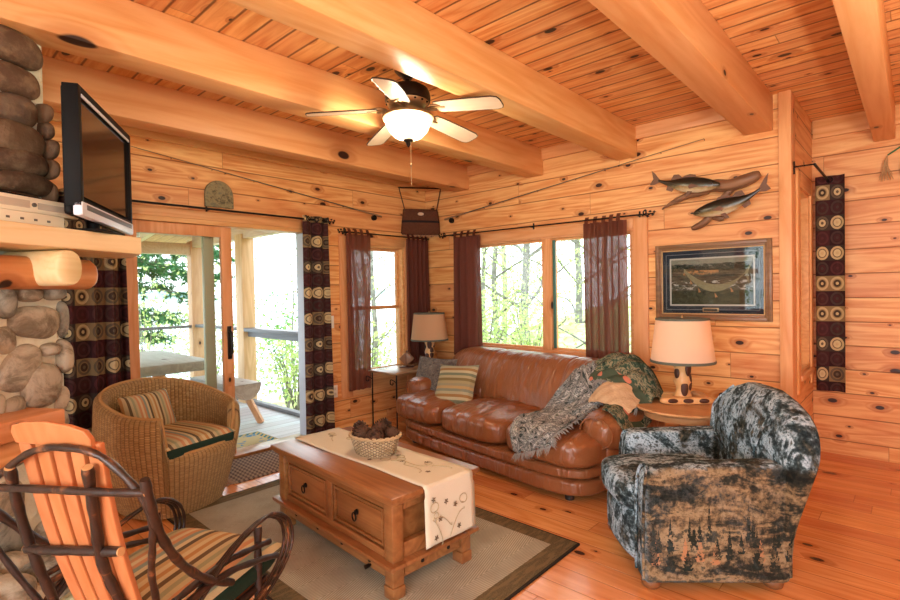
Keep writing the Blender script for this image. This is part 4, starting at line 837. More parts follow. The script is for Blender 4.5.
twig('cross_bar', [(-.14, -.298, .680), (-.05, -.305, .690), (.08, -.305, .705), (.225, -.305, .722)], .013, ends=(1, 1))
for s in (1, -1):
    fx = lambda x, s=s: XC + s * (x - XC)
    twig('arm_bow', [(fx(.388), -.372, .955), (fx(.378), -.345, .87), (fx(.355), -.295, .77), (fx(.325), -.20, .645), (fx(.31), -.09, .54), (fx(.30), .02, .47)], .0125)
    for j in range(3):
        o = .011 * (j - 1)
        twig('arm_loop', [(fx(.30) + o * .6, -.26 + o, .40), (fx(.30) + o, -.135 + o, .495), (fx(.30) + o, -.01, .562 + o * .3), (fx(.30) + o, .12, .600 + o * .4), (fx(.30) + o, .225 + o * .4, .602 + o * .5), (fx(.302) + o, .305 + o, .545), (fx(.302) + o, .320 + o, .455), (fx(.30) + o, .26 + o, .385), (fx(.30) + o, .15 + o, .335), (fx(.30) + o, .0 + o, .285)], .0062, 7)
    for j in range(2): twig('arm_stick', [(fx(.30) + .016 * j - .01, -.20, .535 - .02 * j), (fx(.30) + .02 * j - .01, -.02, .545 - .026 * j), (fx(.30) + .026 * j - .012, .13, .522 - .036 * j), (fx(.30) + .03 * j - .014, .232, .500 - .046 * j)], .0105, ends=(0, 1))
    twig('front_post', [(fx(.275), .185, .575), (fx(.275), .18, .40), (fx(.278), .18, .20), (fx(.28), .18, .05)], .014, ends=(1, 0))
    twig('rear_leg', [(fx(.24), -.16, .34), (fx(.255), -.19, .18), (fx(.265), -.22, .05)], .017)
    twig('side_rail', [(fx(.268), -.22, .345), (fx(.268), 0, .352), (fx(.268), .24, .36)], .015, ends=(0, 1))
    twig('rocker_runner', [(fx(.275), -.50, .105), (fx(.275), -.32, .045), (fx(.275), -.10, .02), (fx(.275), .12, .022), (fx(.275), .34, .06)], .018, ends=(1, 1))
for y, z in ((.20, .345), (-.17, .335), (.18, .18)): twig('seat_rail', [(XC - .26, y, z), (XC, y, z), (XC + .26, y, z)], .015, ends=(1, 1))
M().box(XC - .235, XC + .235, -.17, .24, .352, .366, .004).build('seat_slats', W['slat'], rk)
ck = thing('seat_cushion', 'striped seat cushion lying on the twig rocking chair', 'cushion', (2.40, -3.72, 0), 25.5)
def cf(p): return (p.x + XC - .03, p.y + .09, p.z + .02 * (p.y + .2))
M().sup((0, 0, .405), (.265, .27, .036), 5, 14, cf).build('under_side', GREENP, ck, sharp=80)
M().grid(lambda u, v: cf(Vector((.262 * (u * 2 - 1), .267 * (v * 2 - 1), .418 + .048 * max(0, (1 - (u * 2 - 1) ** 4) * (1 - (v * 2 - 1) ** 4)) ** .5))), 20, 20).build('striped_top', STRIPE_Y, ck, sharp=0)

# ------------------------------------------------------------------ fireplace, mantel and what stands on it
FP = (1.66, -3.51, 0); FA = 121
def floc(x, y, z): a = radians(FA); return (FP[0] + x * cos(a) - y * sin(a), FP[1] + x * sin(a) + y * cos(a), z)
fp = thing('stone_fireplace', 'fieldstone fireplace with a thick pine mantel at the left edge', 'fireplace', FP, FA)
t = T('pale_mortar', .95, .1); n = t.noise(t.coord(), 30, 4); t.col(t.mix(n, (.70, .70, .54), (.54, .53, .40))); t.bump(n, .6, .02)
MORT = t.m; m = M(); m.box(-1.5, -.172, .245, .80, .30, 1.52, .03, 3); m.box(-1.5, -.150, .335, .80, 1.50, 2.60, .03, 3); m.build('mortar_core', MORT, fp)
t = T('field_stone', .7, .3); r = t.island(); n = t.noise(t.coord(), 16, 5, .65); cc = t.ramp(r, [(0, (.17, .165, .13)), (.2, (.36, .28, .18)), (.4, (.22, .215, .17)), (.55, (.42, .35, .24)), (.7, (.075, .078, .065)), (.85, (.28, .26, .20))], 'CONSTANT')
n5 = t.noise(t.coord(), 9, 6, .7, .6); t.col(t.mix(t.step(n5, .40, .66), t.mix(.35, cc, (.44, .43, .34)), t.mix(1.0, cc, (.42, .42, .40), 'MULTIPLY'))); t.bump(n, .6, .015); STONE = t.m
t = T('smoky_stone', .7, .3); r = t.island(); n = t.noise(t.coord(), 14, 5, .65); cc = t.ramp(r, [(0, (.16, .095, .05)), (.35, (.10, .055, .03)), (.6, (.20, .13, .075)), (.8, (.13, .085, .055))], 'CONSTANT'); t.col(t.mix(t.step(n, .4, .75), cc, (.24, .16, .09))); t.bump(n, .6, .015); STONE2 = t.m
low = [(-.426, 1.39, .038, .063), (-.34, 1.421, .054, .037), (-.234, 1.424, .051, .035), (-.311, 1.305, .105, .07), (-.187, 1.306, .030, .083), (-.431, 1.238, .046, .063), (-.377, 1.121, .073, .1), (-.255, 1.183, .041, .029), (-.193, 1.145, .032, .074), (-.285, 1.04, .084, .092), (-.397, .977, .047, .039), (-.461, .983, .026, .05), (-.205, .955, .03, .06), (-.53, 1.33, .05, .07), (-.55, 1.18, .06, .07), (-.56, 1.03, .06, .06), (-.25, .87, .07, .06), (-.24, .73, .08, .07), (-.25, .57, .075, .075), (-.26, .42, .08, .06), (-.42, .80, .06, .06), (-.58, .80, .08, .07), (-.44, .45, .09, .08), (-.45, .62, .08, .07), (-.64, .60, .09, .08), (-.64, .43, .08, .07), (-.70, 1.1, .08, .1), (-.72, 1.32, .09, .1)]
stn = M()
for i, (x, z, a, b) in enumerate(low):
    rot = (.5 if i == 6 else .15 * sin(i * 2.3)); m = M(); m.sup((0, 0, 0), (a * 1.03, .06 + .02 * sin(i), b * 1.03), 2.6, 9, jit=.014, seed=i); cr, sr = cos(rot), sin(rot)
    stn.add([Vector((x + p.x * cr + p.z * sr, .262 + p.y * .9, z - p.x * sr + p.z * cr)) for p in m.v], m.f)
for i in range(9): stn.sup((-.175, .40 + .13 * (i % 3), .40 + .12 * i), (.045, .065, .058), 2.6, 8, jit=.012, seed=40 + i)
stn.build('fieldstones', STONE, fp, sharp=0)
upp = [(-.301, 2.186, .09, .062), (-.292, 2.068, .108, .076), (-.287, 1.974, .113, .055), (-.277, 1.885, .124, .045), (-.185, 2.208, .026, .04), (-.178, 2.141, .026, .039), (-.158, 2.059, .025, .044), (-.156, 1.971, .022, .044), (-.29, 1.79, .12, .05), (-.165, 1.87, .025, .05), (-.30, 2.31, .10, .06), (-.30, 2.45, .11, .07), (-.50, 2.15, .10, .07), (-.52, 2.0, .11, .07), (-.52, 1.85, .11, .06), (-.5, 2.32, .1, .08), (-.72, 2.1, .1, .09), (-.72, 1.9, .1, .08)]
s2 = M()
for i, (x, z, a, b) in enumerate(upp): s2.sup((x, .335, z), (a * 1.05, .06, b * 1.08), 2.5, 9, jit=.012, seed=70 + i)
s2.build('upper_fieldstones', STONE2, fp, sharp=0)
mt = M(); mt.prism([(-1.6, 0), (-.004, 0), (0, .006), (.16, .20), (.16, .335), (-1.6, .335)], 1.597, 1.675, 2); mt.build('mantel_shelf', W['mantel'], fp, bev=.004)
lm = M(); lm.loft([(0, 0, -1.6, .065, .066, 2.4), (0, 0, -.125, .065, .066, 2.4), (0, 0, -.108, .055, .056, 2.4)], 20, xf=lambda p: (p.z, .19 + p.x, 1.505 + p.y)); lm.build('lintel_log', W['log'], fp, sharp=60)
lb = M(); lb.loft([(0, 0, .012, .050, .066, 2.3), (0, 0, .022, .056, .071, 2.3), (0, 0, .30, .056, .071, 2.3)], 20, xf=lambda p: (-.35 + p.x, p.z, 1.522 + p.y)); lb.build('corbel_log', W['mantel'], fp, sharp=60)
M().box(-1.5, -.348, .06, .27, .885, .960, .006).build('wood_ledge', W['log'], fp)
lk = M(); lk.loft([(0, 0, -1.5, .055, .05, 2.6), (0, 0, -.46, .055, .05, 2.6)], 16, xf=lambda p: (p.z, .16 + p.x, .825 + p.y)); lk.build('ledge_log', W['log'], fp, sharp=60)
M().box(-1.5, -.30, -.08, .27, 0, .40, .03, 2).build('hearth', MORT, fp)
hs = M()
for i in range(16): hs.sup((-.36 - .13 * (i % 8), -.07 + .02 * (i % 3), .12 + .16 * (i // 8)), (.07, .05, .07), 2.6, 8, jit=.012, seed=90 + i)
for i in range(10): hs.sup((-.40 - .12 * (i % 5), -.02 + .15 * (i // 5), .40), (.062, .08, .05), 2.5, 8, jit=.012, seed=120 + i)
hs.build('hearth_stones', STONE, fp, sharp=0)
BLK = plain('gloss_black_plastic', (.006, .006, .006), .55, spec=.12); GREY = plain('silver_plastic', (.66, .70, .78), .35, .1)
tv = thing('television', 'black flat-screen television with a silver lower strip on the mantel', 'television', (1.646, -3.628, 0), 150.36)
# local: x along the width (0 = middle), front faces -y
m = M(); frame_x(m, -.343, .343, 1.755, 2.222, .0, .055, .030); m.box(-.338, .338, .03, .062, 1.722, 2.218, .012, 3); m.build('casing', BLK, tv)
t = T('dark_screen', .10, .5); t.col((.020, .016, .014)); M().box(-.314, .314, .012, .02, 1.80, 2.193).build('screen', t.m, tv)
m = M(); m.box(-.343, .343, -.004, .03, 1.718, 1.775, .008); sb = m.build('silver_strip', GREY, tv); M().box(-.313, .313, -.002, .004, 2.180, 2.192, .001).build('bezel_glint', GREY, tv); M().box(-.30, .30, -.007, -.003, 1.745, 1.765, .002).build('speaker_grille', plain('grey_grille', (.10, .11, .13), .5), sb)  # thin pale strip along the top bezel is a painted glint
m = M(); m.lathe([(.025, 1.69), (.025, 1.73)], 12, (-.06, .05, 0)); m.sup((-.06, .05, 1.682), (.13, .09, .008), 4, 8); m.build('stand', BLK, tv)
DV = plain('cream_plastic', (.84, .83, .64), .4); SL = plain('dark_slot', (.12, .12, .10), .4)
for nm, lab, x0, x1, z0, z1, y0 in (('cable_box', 'slim cream cable box at the bottom of the pair beside the television', -.82, -.348, 1.676, 1.722, .035), ('disc_player', 'cream disc player stacked on top of the cable box', -.80, -.272, 1.724, 1.782, .05)):
    d = thing(nm, lab, 'media player', floc(0, 0, 0), FA); o = M().box(x0, x1, y0, y0 + .26, z0, z1, .004).build('casing', DV, d)
    if nm == 'disc_player':
        M().box(x0 + .03, x1 - .20, y0 - .002, y0 + .003, z0 + .016, z1 - .014, .001).build('disc_tray', plain('tray_grey', (.62, .60, .48), .4), d); M().box(x1 - .17, x1 - .02, y0 - .002, y0 + .003, z0 + .016, z1 - .018, .001).build('control_panel', plain('panel_grey', (.44, .43, .35), .4), d); M().lathe([(.008, 0), (.008, .006), (0, .007)], 12, xf=lambda p: (x1 - .185 + p.x, y0 - p.z, z0 + .03 + p.y)).build('button', SL, d)
    else:
        for k in range(8): M().box(x0 + .05 + k * .05, x0 + .062 + k * .05, y0 - .002, y0 + .003, z0 + .016, z0 + .024).build('button', SL, d)
for lab, x, y, rz, L_, mt_ in (('long dark remote control lying on the disc player', -.44, .14, 8, .17, BLK), ('short pale grey remote control lying on the disc player', -.36, .20, 24, .11, plain('remote_grey', (.60, .58, .50), .4))):
    d = thing('remote_control', lab, 'remote control', floc(x, y, 1.782), FA + rz); M().sup((0, 0, .010), (L_ / 2, .022, .010), 5, 8).build('body', mt_, d); 
    for k in range(4): M().box(-L_ * .3 + k * .02, -L_ * .3 + k * .02 + .010, -.008, .008, .018, .0215, .001).build('button', GREY if mt_ is BLK else SL, d)

# ------------------------------------------------------------------ ceiling fan
FX, FY = 2.005, -2.135
fan = thing('ceiling_fan', 'bronze five-blade ceiling fan with a lit glass bowl between the beams', 'ceiling fan', (FX, FY, 0), 0)
M().lathe([(.078, CEIL), (.078, 2.755), (.060, 2.735), (.036, 2.718), (.026, 2.705), (0, 2.704)], 32).build('canopy', W['bronze'], fan)
M().lathe([(.014, 2.72), (.014, 2.66)], 12).build('downrod', W['bronze'], fan)
M().lathe([(.0, 2.668), (.06, 2.667), (.098, 2.658), (.104, 2.645), (.126, 2.640), (.136, 2.618), (.140, 2.595), (.140, 2.572), (.132, 2.562)], 40).build('motor_housing', W['bronze'], fan)
m = M(); m.lathe([(.132, 2.567), (.122, 2.54), (.095, 2.522), (.0, 2.52)], 40); mb = m.build('vent_band', W['brass'], fan)
for k in range(16): a = k * pi / 8; M().sup((cos(a) * .127, sin(a) * .127, 2.552), (.008, .008, .006), 2, 4).build('vent_hole', W['black'], mb)
M().lathe([(.075, 2.525), (.078, 2.505), (.085, 2.485), (.11, 2.475)], 32).build('light_fitter', W['brass'], fan)
t = T('fan_blade_face', .30, .4); P = t.sep(t.coord()); t.col(t.mix(t.noise(t.comb(t.mul(P[0], 3), t.mul(P[1], 26), 0), 1.5, 3), (.74, .60, .45), (.58, .44, .31))); BLADE = t.m; EDGE = plain('blade_edge', (.05, .03, .02), .4)
bpoly = [(.20, -.055), (.30, -.062), (.45, -.066), (.565, -.066), (.595, -.055), (.605, -.03), (.605, .03), (.595, .055), (.565, .066), (.45, .066), (.30, .062), (.20, .055), (.19, .03), (.19, -.03)]
ir = M(); ir.tube(spline([(.075, 0, 2.515), (.12, 0, 2.50), (.16, 0, 2.505), (.20, 0, 2.503), (.25, 0, 2.498)], 5), .011, 8, flat=.6)
for s in (-1, 1): ir.tube(spline([(.12, 0, 2.502), (.145, s * .030, 2.505), (.19, s * .036, 2.505), (.225, s * .012, 2.503)], 5), .007, 6)
blade = M().prism(bpoly, -.003, .003, 2, lambda p: (p.x, p.y * cos(.2) + p.z * sin(.2), 2.505 - .07 * (p.x - .2) / .4 * .6 - p.y * sin(.2) + p.z)).build('blade', BLADE, fan)
iron = ir.build('blade_iron', W['brass'], blade)
ed = M().tube([Vector((x, y * cos(.2), 2.505 - .07 * (x - .2) / .4 * .6 - y * sin(.2))) for x, y in bpoly], .0042, 5, closed=True).build('blade_rim', EDGE, blade)
blade.rotation_euler = (0, 0, radians(17))
for k in range(1, 5): dup(blade, rz=17 + 72 * k, parent=fan)
t = T('lit_bowl_glass', .35, .4); t.col((.9, .84, .68)); t.b.inputs['Emission Color'].default_value = (1, .84, .56, 1); t.b.inputs['Emission Strength'].default_value = .5
tr_ = t.n('ShaderNodeBsdfTransparent'); tr_.inputs[0].default_value = (1, .93, .78, 1); mx = t.n('ShaderNodeMixShader'); mx.inputs[0].default_value = .45; t.link(t.b.outputs[0], mx.inputs[1]); t.link(tr_.outputs[0], mx.inputs[2]); t.link(mx.outputs[0], t.t.nodes['Material Output'].inputs[0])
M().lathe([(.152, 2.478), (.156, 2.468), (.150, 2.455), (.140, 2.45), (.136, 2.43), (.118, 2.39), (.085, 2.355), (.045, 2.338), (0, 2.335)], 40).build('glass_bowl', t.m, fan)
M().lathe([(.156, 2.480), (.158, 2.472), (.154, 2.466)], 40).build('bowl_rim', W['brass'], fan, thick=.003)
M().lathe([(.03, 2.342), (.032, 2.332), (.018, 2.322), (.012, 2.305), (.006, 2.295), (0, 2.29)], 16).build('finial', W['bronze'], fan)
pc = M(); pc.tube([(.02, 0, 2.32), (.02, 0, 2.07)], .0018, 5); pc.sup((.02, 0, 2.18), (.007, .007, .010), 2, 5); pc.sup((.02, 0, 2.065), (.004, .004, .012), 2, 5); pc.build('pull_chain', W['brass'], fan)
lamp('fan_bulb', 'POINT', (FX, FY, 2.42), 85, (1, .90, .75), .12)

# ------------------------------------------------------------------ curtains and their rods
def curtain(name, label, p0, d, n, width, z0, z1, folds, amp, mat, seed, full=1.7, tabs=0, group=None, flare=0, rings=0, tabz=.07):
    """panel hanging from z1 down to z0, starting at p0 (x, y) and running along d; n points into the room"""
    d = Vector((*d, 0)); n = Vector((*n, 0)); o0 = Vector((*p0, 0)); rng = random.Random(seed); ph = [rng.uniform(-1, 1) for _ in range(folds + 2)]
    def fold(u, v):
        x = u * folds; i = int(min(x, folds - 1)); k = lerp(ph[i], ph[i + 1], x - i)
        a = amp * (.75 + .35 * k) * (1 + .25 * v); return sin(2 * pi * x + .8 * k * v) * a + .3 * amp * sin(4 * pi * x + 2 * k)
    def f(u, v):
        z = lerp(z1, z0, v); wv = width * (1 + flare * v); s = (u - .5) * wv + width * .5 + .012 * sin(2 * pi * u * folds * .5 + seed) * v
        return o0 + d * s + n * (fold(u, v)) + Vector((0, 0, z))
    root = thing(name, label, 'curtain', (0, 0, 0), 0, group)
    M().grid(f, folds * 12, 28, lambda u, v: (u * width * full + seed, lerp(z1, z0, v))).build('cloth', mat, root, sharp=0, thick=.002)
    for k in range(tabs):
        u = (k + .25) / tabs + .02; q = f(u, 0); c = q + Vector((0, 0, 0)); m = M()
        m.grid(lambda a, b: c + d * ((a - .5) * .035) + (n * (.012 * cos(b * 2 * pi)) + Vector((0, 0, -.012 + tabz * sin(b * pi)))), 3, 14); m.build('tab', mat, root, sharp=0, thick=.002)
    for k in range(rings):
        q = f((k + .5) / rings, .0) - Vector((0, 0, .035)); m = M(); m.tube([q + n * .012 + d * (.020 * cos(a)) + Vector((0, 0, .020 * sin(a))) for a in [j * pi / 6 for j in range(12)]], .005, 6, closed=True); m.build('grommet', W['black'], root)
    return root
def rod(name, label, a, b, fins=(1, 1), brackets=(), wall=None, r=.009, group='iron curtain rods'):
    a, b = Vector(a), Vector(b); root = thing('curtain_rod', label, 'curtain rod', (0, 0, 0), 0, group); M().tube([a, b], r, 10).build('pole', W['black'], root)
    dd = (b - a).normalized(); up = Vector((0, 0, 1))
    for on, p, s in ((fins[0], a, -1), (fins[1], b, 1)):
        if not on: continue
        m = M(); m.tube([p + dd * s * (.005 + .03 * math.sin(k * .42) * (1 - k / 26) + k * .0030) + up * (.028 * (1 - math.cos(k * .42)) * (1 - k / 26) - .012) for k in range(22)], .0042, 6)
        for k, (x, z) in enumerate(((.035, .030), (.055, -.022), (.075, .018), (.095, -.012), (.108, .012))):
            c = p + dd * s * x + up * z; m.add([c - dd * .014, c + up * .009 + Vector((0, 0, .002)), c + dd * .016, c - up * .009], [(0, 1, 2, 3)])
        m.tube([p, p + dd * s * .11], .004, 6); m.build('leaf_finial', W['black'], root, sharp=0, thick=.003)
    for t_ in brackets:
        q = a.lerp(b, t_); m = M(); w_ = Vector(wall); foot = q + w_
        m.tube([q, foot], .006, 6); m.tube([foot + up * .04, foot - up * .05], .008, 6); m.build('bracket', W['black'], root)
    return root
rod('r', 'long iron curtain rod with leaf finial above the sliding door', (.085, -3.62, 2.105), (.085, -1.46, 2.105), (1, 1), (.02, .5, .985), (-.083, 0, 0))
rod('r', 'short iron curtain rod over the corner window', (.085, -1.20, 2.02), (.085, -.035, 2.02), (1, 0), (.03, .97), (-.083, 0, 0), .007)
rod('r', 'iron curtain rod with leaf finials over the sofa window', (.41, -.085, 2.03), (2.62, -.085, 2.012), (1, 1), (.02, .5, .98), (0, .083, 0), .007)
rod('r', 'iron curtain rod projecting over the narrow window at the right', (3.785, .045, 2.24), (3.785, .93, 2.24), (0, 0), (.0,), (-.12, 0, 0))
curtain('circle_print_curtain', 'dark circle-print curtain hanging at the right side of the sliding door', (.085, -1.70), (0, 1), (1, 0), .27, .04, 2.14, 2, .026, W['circles'], 1, 1.12, group='circle-print curtains', rings=3, flare=.1)
curtain('circle_print_curtain', 'dark circle-print curtain between the fireplace and the sliding door', (.085, -3.62), (0, 1), (1, 0), .46, .05, 2.14, 4, .050, W['circles'], 2, 1.35, group='circle-print curtains', rings=5)
curtain('circle_print_curtain', 'circle-print curtain bunched on the rod by the far right wall', (3.70, .80), (1, 0), (0, -1), .19, .54, 2.275, 1, .016, W['circles'], 3.058, 1.28, group='circle-print curtains', rings=1)
curtain('rust_curtain', 'rust sheer tab-top curtain at the left of the corner window', (.085, -1.21), (0, 1), (1, 0), .31, .41, 2.0, 4, .022, W['sheer_thin'], 4, 1.3, 4, 'rust tab-top curtains', -.1)
curtain('rust_curtain', 'rust sheer tab-top curtain right in the corner behind the lamp', (.085, -.40), (0, 1), (1, 0), .34, .52, 2.0, 5, .026, W['sheer'], 5, 1.5, 5, 'rust tab-top curtains')
curtain('rust_curtain', 'rust sheer tab-top curtain at the left of the sofa window', (.53, -.085), (1, 0), (0, -1), .36, .70, 2.0, 4, .026, W['sheer'], 6, 1.5, 4, 'rust tab-top curtains', .06)
curtain('rust_curtain', 'rust sheer tab-top curtain at the right of the sofa window', (2.10, -.085), (1, 0), (0, -1), .39, .62, 1.985, 6, .040, W['sheer_thin'], 7, 1.6, 5, 'rust tab-top curtains')

# ------------------------------------------------------------------ things on the walls
t = T('bass_skin', .28, .5); P = t.sep(t.coord()); n = t.noise(t.coord(), 40, 3); zz = t.add(P[2], t.mul(t.math('SUBTRACT', n, .5), .025)); mp = t.n('ShaderNodeMapRange'); t.link(zz, mp.inputs[0]); mp.inputs[1].default_value = -.06; mp.inputs[2].default_value = .06
t.col(t.ramp(mp.outputs[0], [(.12, (.55, .44, .27)), (.30, (.30, .20, .08)), (.46, (.05, .04, .016)), (.7, (.015, .012, .008))])); BASS = t.m; FIN = plain('fish_fin', (.13, .055, .025), .45); EYE = plain('fish_eye', (.02, .015, .01), .1)
dw = thing('mounted_fish', 'two mounted bass on a piece of driftwood hanging above the framed print', 'fish mount', (3.105, -.01, 2.095))
DW = wood('driftwood', 0, 2, 1, (.30, .16, .08), (.12, .06, .03), knots=.15)
m = M(); m.tube(spline([(-.10, -.03, .035), (.05, -.045, .075), (.18, -.055, .060), (.30, -.06, .085), (.375, -.055, .115)], 6), [.026, .030, .033, .036, .04, .042, .044, .046, .047, .047, .046, .045, .045, .044, .045, .046, .047, .046, .044, .042, .040, .038, .033, .028, .02], 10)
m.tube(spline([(.02, -.03, .05), (-.12, -.035, .03), (-.24, -.035, -.01), (-.33, -.03, -.055)], 5), [.028] * 5 + [.024] * 5 + [.018, .016, .013, .010, .008, .005], 8)
m.tube(spline([(.20, -.045, .05), (.10, -.04, -.06), (.0, -.04, -.19), (-.10, -.035, -.235)], 5), [.026] * 6 + [.028] * 6 + [.026, .024, .02, .014], 8)
m.tube(spline([(.05, -.04, -.15), (.12, -.05, -.18), (.15, -.05, -.16)], 5), [.025] * 5 + [.02, .018, .016, .013, .01, .008], 8)
m.build('driftwood', DW, dw, sharp=70)
def fish(parent, loc, L, flip, ry, bend):
    prof = [(-.50, .0), (-.47, .022), (-.40, .030), (-.28, .055), (-.12, .105), (.05, .130), (.20, .122), (.33, .095), (.43, .058), (.485, .028), (.50, .004)]
    prof = [(x, max(h, .004)) for x, h in prof]; sp = spline([(x, h, 0) for x, h in prof], 4)
    def at(x, y, z): return Vector((flip * L * x, y * L - .01, L * (z + bend * max(0, -x) ** 2)))
    fb = M(); vs = []; N = 14
    for q in sp:
        for j in range(N):
            a = 2 * pi * j / N; vs.append(at(q.x, cos(a) * q.y * .52, sin(a) * q.y - .012 * (q.x > .3) * 0))
    k = len(sp); fb.add(vs, [(i * N + j, i * N + (j + 1) % N, (i + 1) * N + (j + 1) % N, (i + 1) * N + j) for i in range(k - 1) for j in range(N)])
    b = fb.build('fish', BASS, parent, sharp=80); b.location = loc; b.rotation_euler = (0, radians(ry), 0)
    def fin(nm, pts, y=0, th=.006): M().add([at(x, y, z) for x, z in pts], [tuple(range(len(pts)))]).build(nm, FIN, b, sharp=0, thick=th)
    fin('tail_fin', [(-.46, .02), (-.56, .10), (-.62, .125), (-.575, .0), (-.62, -.115), (-.55, -.09), (-.46, -.02)]); fin('dorsal_fin', [(.14, .115), (.10, .165), (.02, .175), (-.06, .15), (-.10, .12), (-.16, .165), (-.24, .15), (-.27, .075), (-.27, .03), (.1, .08)])
    fin('anal_fin', [(-.20, -.06), (-.24, -.13), (-.33, -.12), (-.32, -.03)]); fin('pelvic_fin', [(.10, -.11), (.02, -.20), (-.02, -.19), (.03, -.10)], -.03); fin('pectoral_fin', [(.20, -.03), (.06, -.07), (.03, -.03), (.08, .015)], -.068)
    M().sup(at(.385, -.038, .022), (.0075 * 1.2, .006, .0075 * 1.2), 2, 6).build('eye', EYE, b)
    M().tube([at(.49, -.018, -.006), at(.45, -.03, -.016), at(.40, -.044, -.022)], .0022, 4).build('mouth_line', EYE, b)
fish(dw, (-.105, -.105, .098), .47, 1, 8.5, .30); fish(dw, (.170, -.115, -.100), .47, -1, -8, .55)

pf = thing('framed_print', 'framed fish print with dark blue mat hanging on the back wall above the lamp', 'picture', (3.1265, 0, 1.4425))
FRW = wood('carved_frame_wood', 0, 2, 1, (.26, .13, .055), (.15, .07, .03), knots=0, rough=.35)
m = M()
for y0, y1, w0, w1 in ((-.032, -.002, 0, .030), (-.024, -.002, .028, .046)): 
    frame_x(m, -.4135 + w0, .4135 - w0, -.3025 + w0, .3025 - w0, y0, y1, w1 - w0)
m.build('frame', FRW, pf)
m = M()
frame_x(m, -.4135 + .046, .4135 - .046, -.3025 + .046, .3025 - .046, -.022, -.004, .008); m.build('gilt_slip', plain('gilt_edge', (.52, .33, .14), .4), pf)
M().box(-.37, .37, -.010, -.004, -.258, .258).build('mat_board', plain('navy_mat', (.022, .032, .048), .8), pf)
frame_x(M(), -.335, .335, -.222, .222, -.0115, -.0098, .004).build('mat_line', plain('grey_line', (.30, .31, .30), .7), pf); frame_x(M(), -.305, .305, -.190, .190, -.0120, -.0098, .012).build('inner_mat', plain('cream_inner', (.62, .58, .50), .7), pf)
t = T('lake_print', .6, .2); U = t.sep(t.coord('UV')); n = t.noise(t.comb(t.mul(U[0], 3), t.mul(U[1], 14), 0), 2.2, 5, .6, .6); n2 = t.noise(t.coord('UV'), 13, 5, .7)
sky = t.mix(n2, (.16, .15, .11), (.34, .32, .24)); wat = t.ramp(n, [(.35, (.035, .032, .022)), (.55, (.10, .09, .055)), (.72, (.24, .21, .13))]); deep = t.ramp(n2, [(.35, (.020, .026, .013)), (.7, (.075, .08, .035))])
spl = t.mul(t.step(n2, .52, .60), t.math('LESS_THAN', t.math('ABSOLUTE', t.math('SUBTRACT', U[1], .42)), .10)); shore = t.mul(t.math('LESS_THAN', t.math('ABSOLUTE', t.math('SUBTRACT', U[1], t.add(.76, t.mul(n2, .10)))), .085), t.step(n2, .36, .5))
c = t.mix(t.math('GREATER_THAN', U[1], .84), wat, sky); c = t.mix(shore, c, (.022, .026, .014)); redk = t.mul(t.math('LESS_THAN', t.math('ABSOLUTE', t.math('SUBTRACT', U[1], .70)), .05), t.mul(t.math('LESS_THAN', t.math('ABSOLUTE', t.math('SUBTRACT', U[0], .38)), .22), t.step(n2, .45, .55)))
c = t.mix(redk, c, (.45, .22, .08)); c = t.mix(t.math('LESS_THAN', U[1], .30), c, deep); c = t.mix(t.mul(spl, .8), c, (.62, .60, .52)); t.col(c)
M().grid(lambda u, v: (-.293 + .586 * u, -.0115, -.178 + .356 * v), 4, 4).build('print', t.m, pf)
t = T('painted_fish', .6, .2); P = t.sep(t.coord()); t.col(t.mix(t.noise(t.coord(), 40, 3), (.34, .31, .18), (.16, .145, .07))); PF = t.m
up_, lo_ = [], []
for k in range(25):
    f = k / 24; x = -.195 + .44 * f; cz = .095 - .55 * f + .52 * f * f; hh = .027 * sin(pi * min(1, .12 + f * .95)) ** .8 + .003
    up_.append((x, cz + hh)); lo_.append((x, cz - hh))
fm_ = M(); n_ = len(up_); fm_.add([(x, -.0128, z) for x, z in up_] + [(x, -.0128, z) for x, z in lo_], [(i, i + 1, n_ + i + 1, n_ + i) for i in range(n_ - 1)]); fm_.add([(.235, -.0128, .06), (.285, -.0128, .14), (.258, -.0128, .06), (.268, -.0128, -.03)], [(0, 1, 2, 3)]); fm_.build('painted_fish', PF, pf, sharp=0)
fr_ = M()
for x, z in ((-.15, .02), (-.09, -.045), (.03, -.085), (.14, -.045)): fr_.add([(x, -.0132, z), (x + .022, -.0132, z - .035), (x + .004, -.0132, z - .04)], [(0, 1, 2)])
fr_.build('painted_fins', plain('orange_paint', (.42, .19, .06), .6), pf, sharp=0)
q = M().box(-.058, .058, -.0135, -.010, -.236, -.205, .001).build('title_plate', plain('brass_plate', (.46, .30, .15), .35, .5), pf); M().box(-.048, .048, -.0145, -.0130, -.229, -.212).build('plate_inset', plain('plate_dark', (.05, .045, .03), .5), q)
M().box(-.367, .367, -.0185, -.0165, -.256, .256).build('glass', W['pic_glass'], pf)

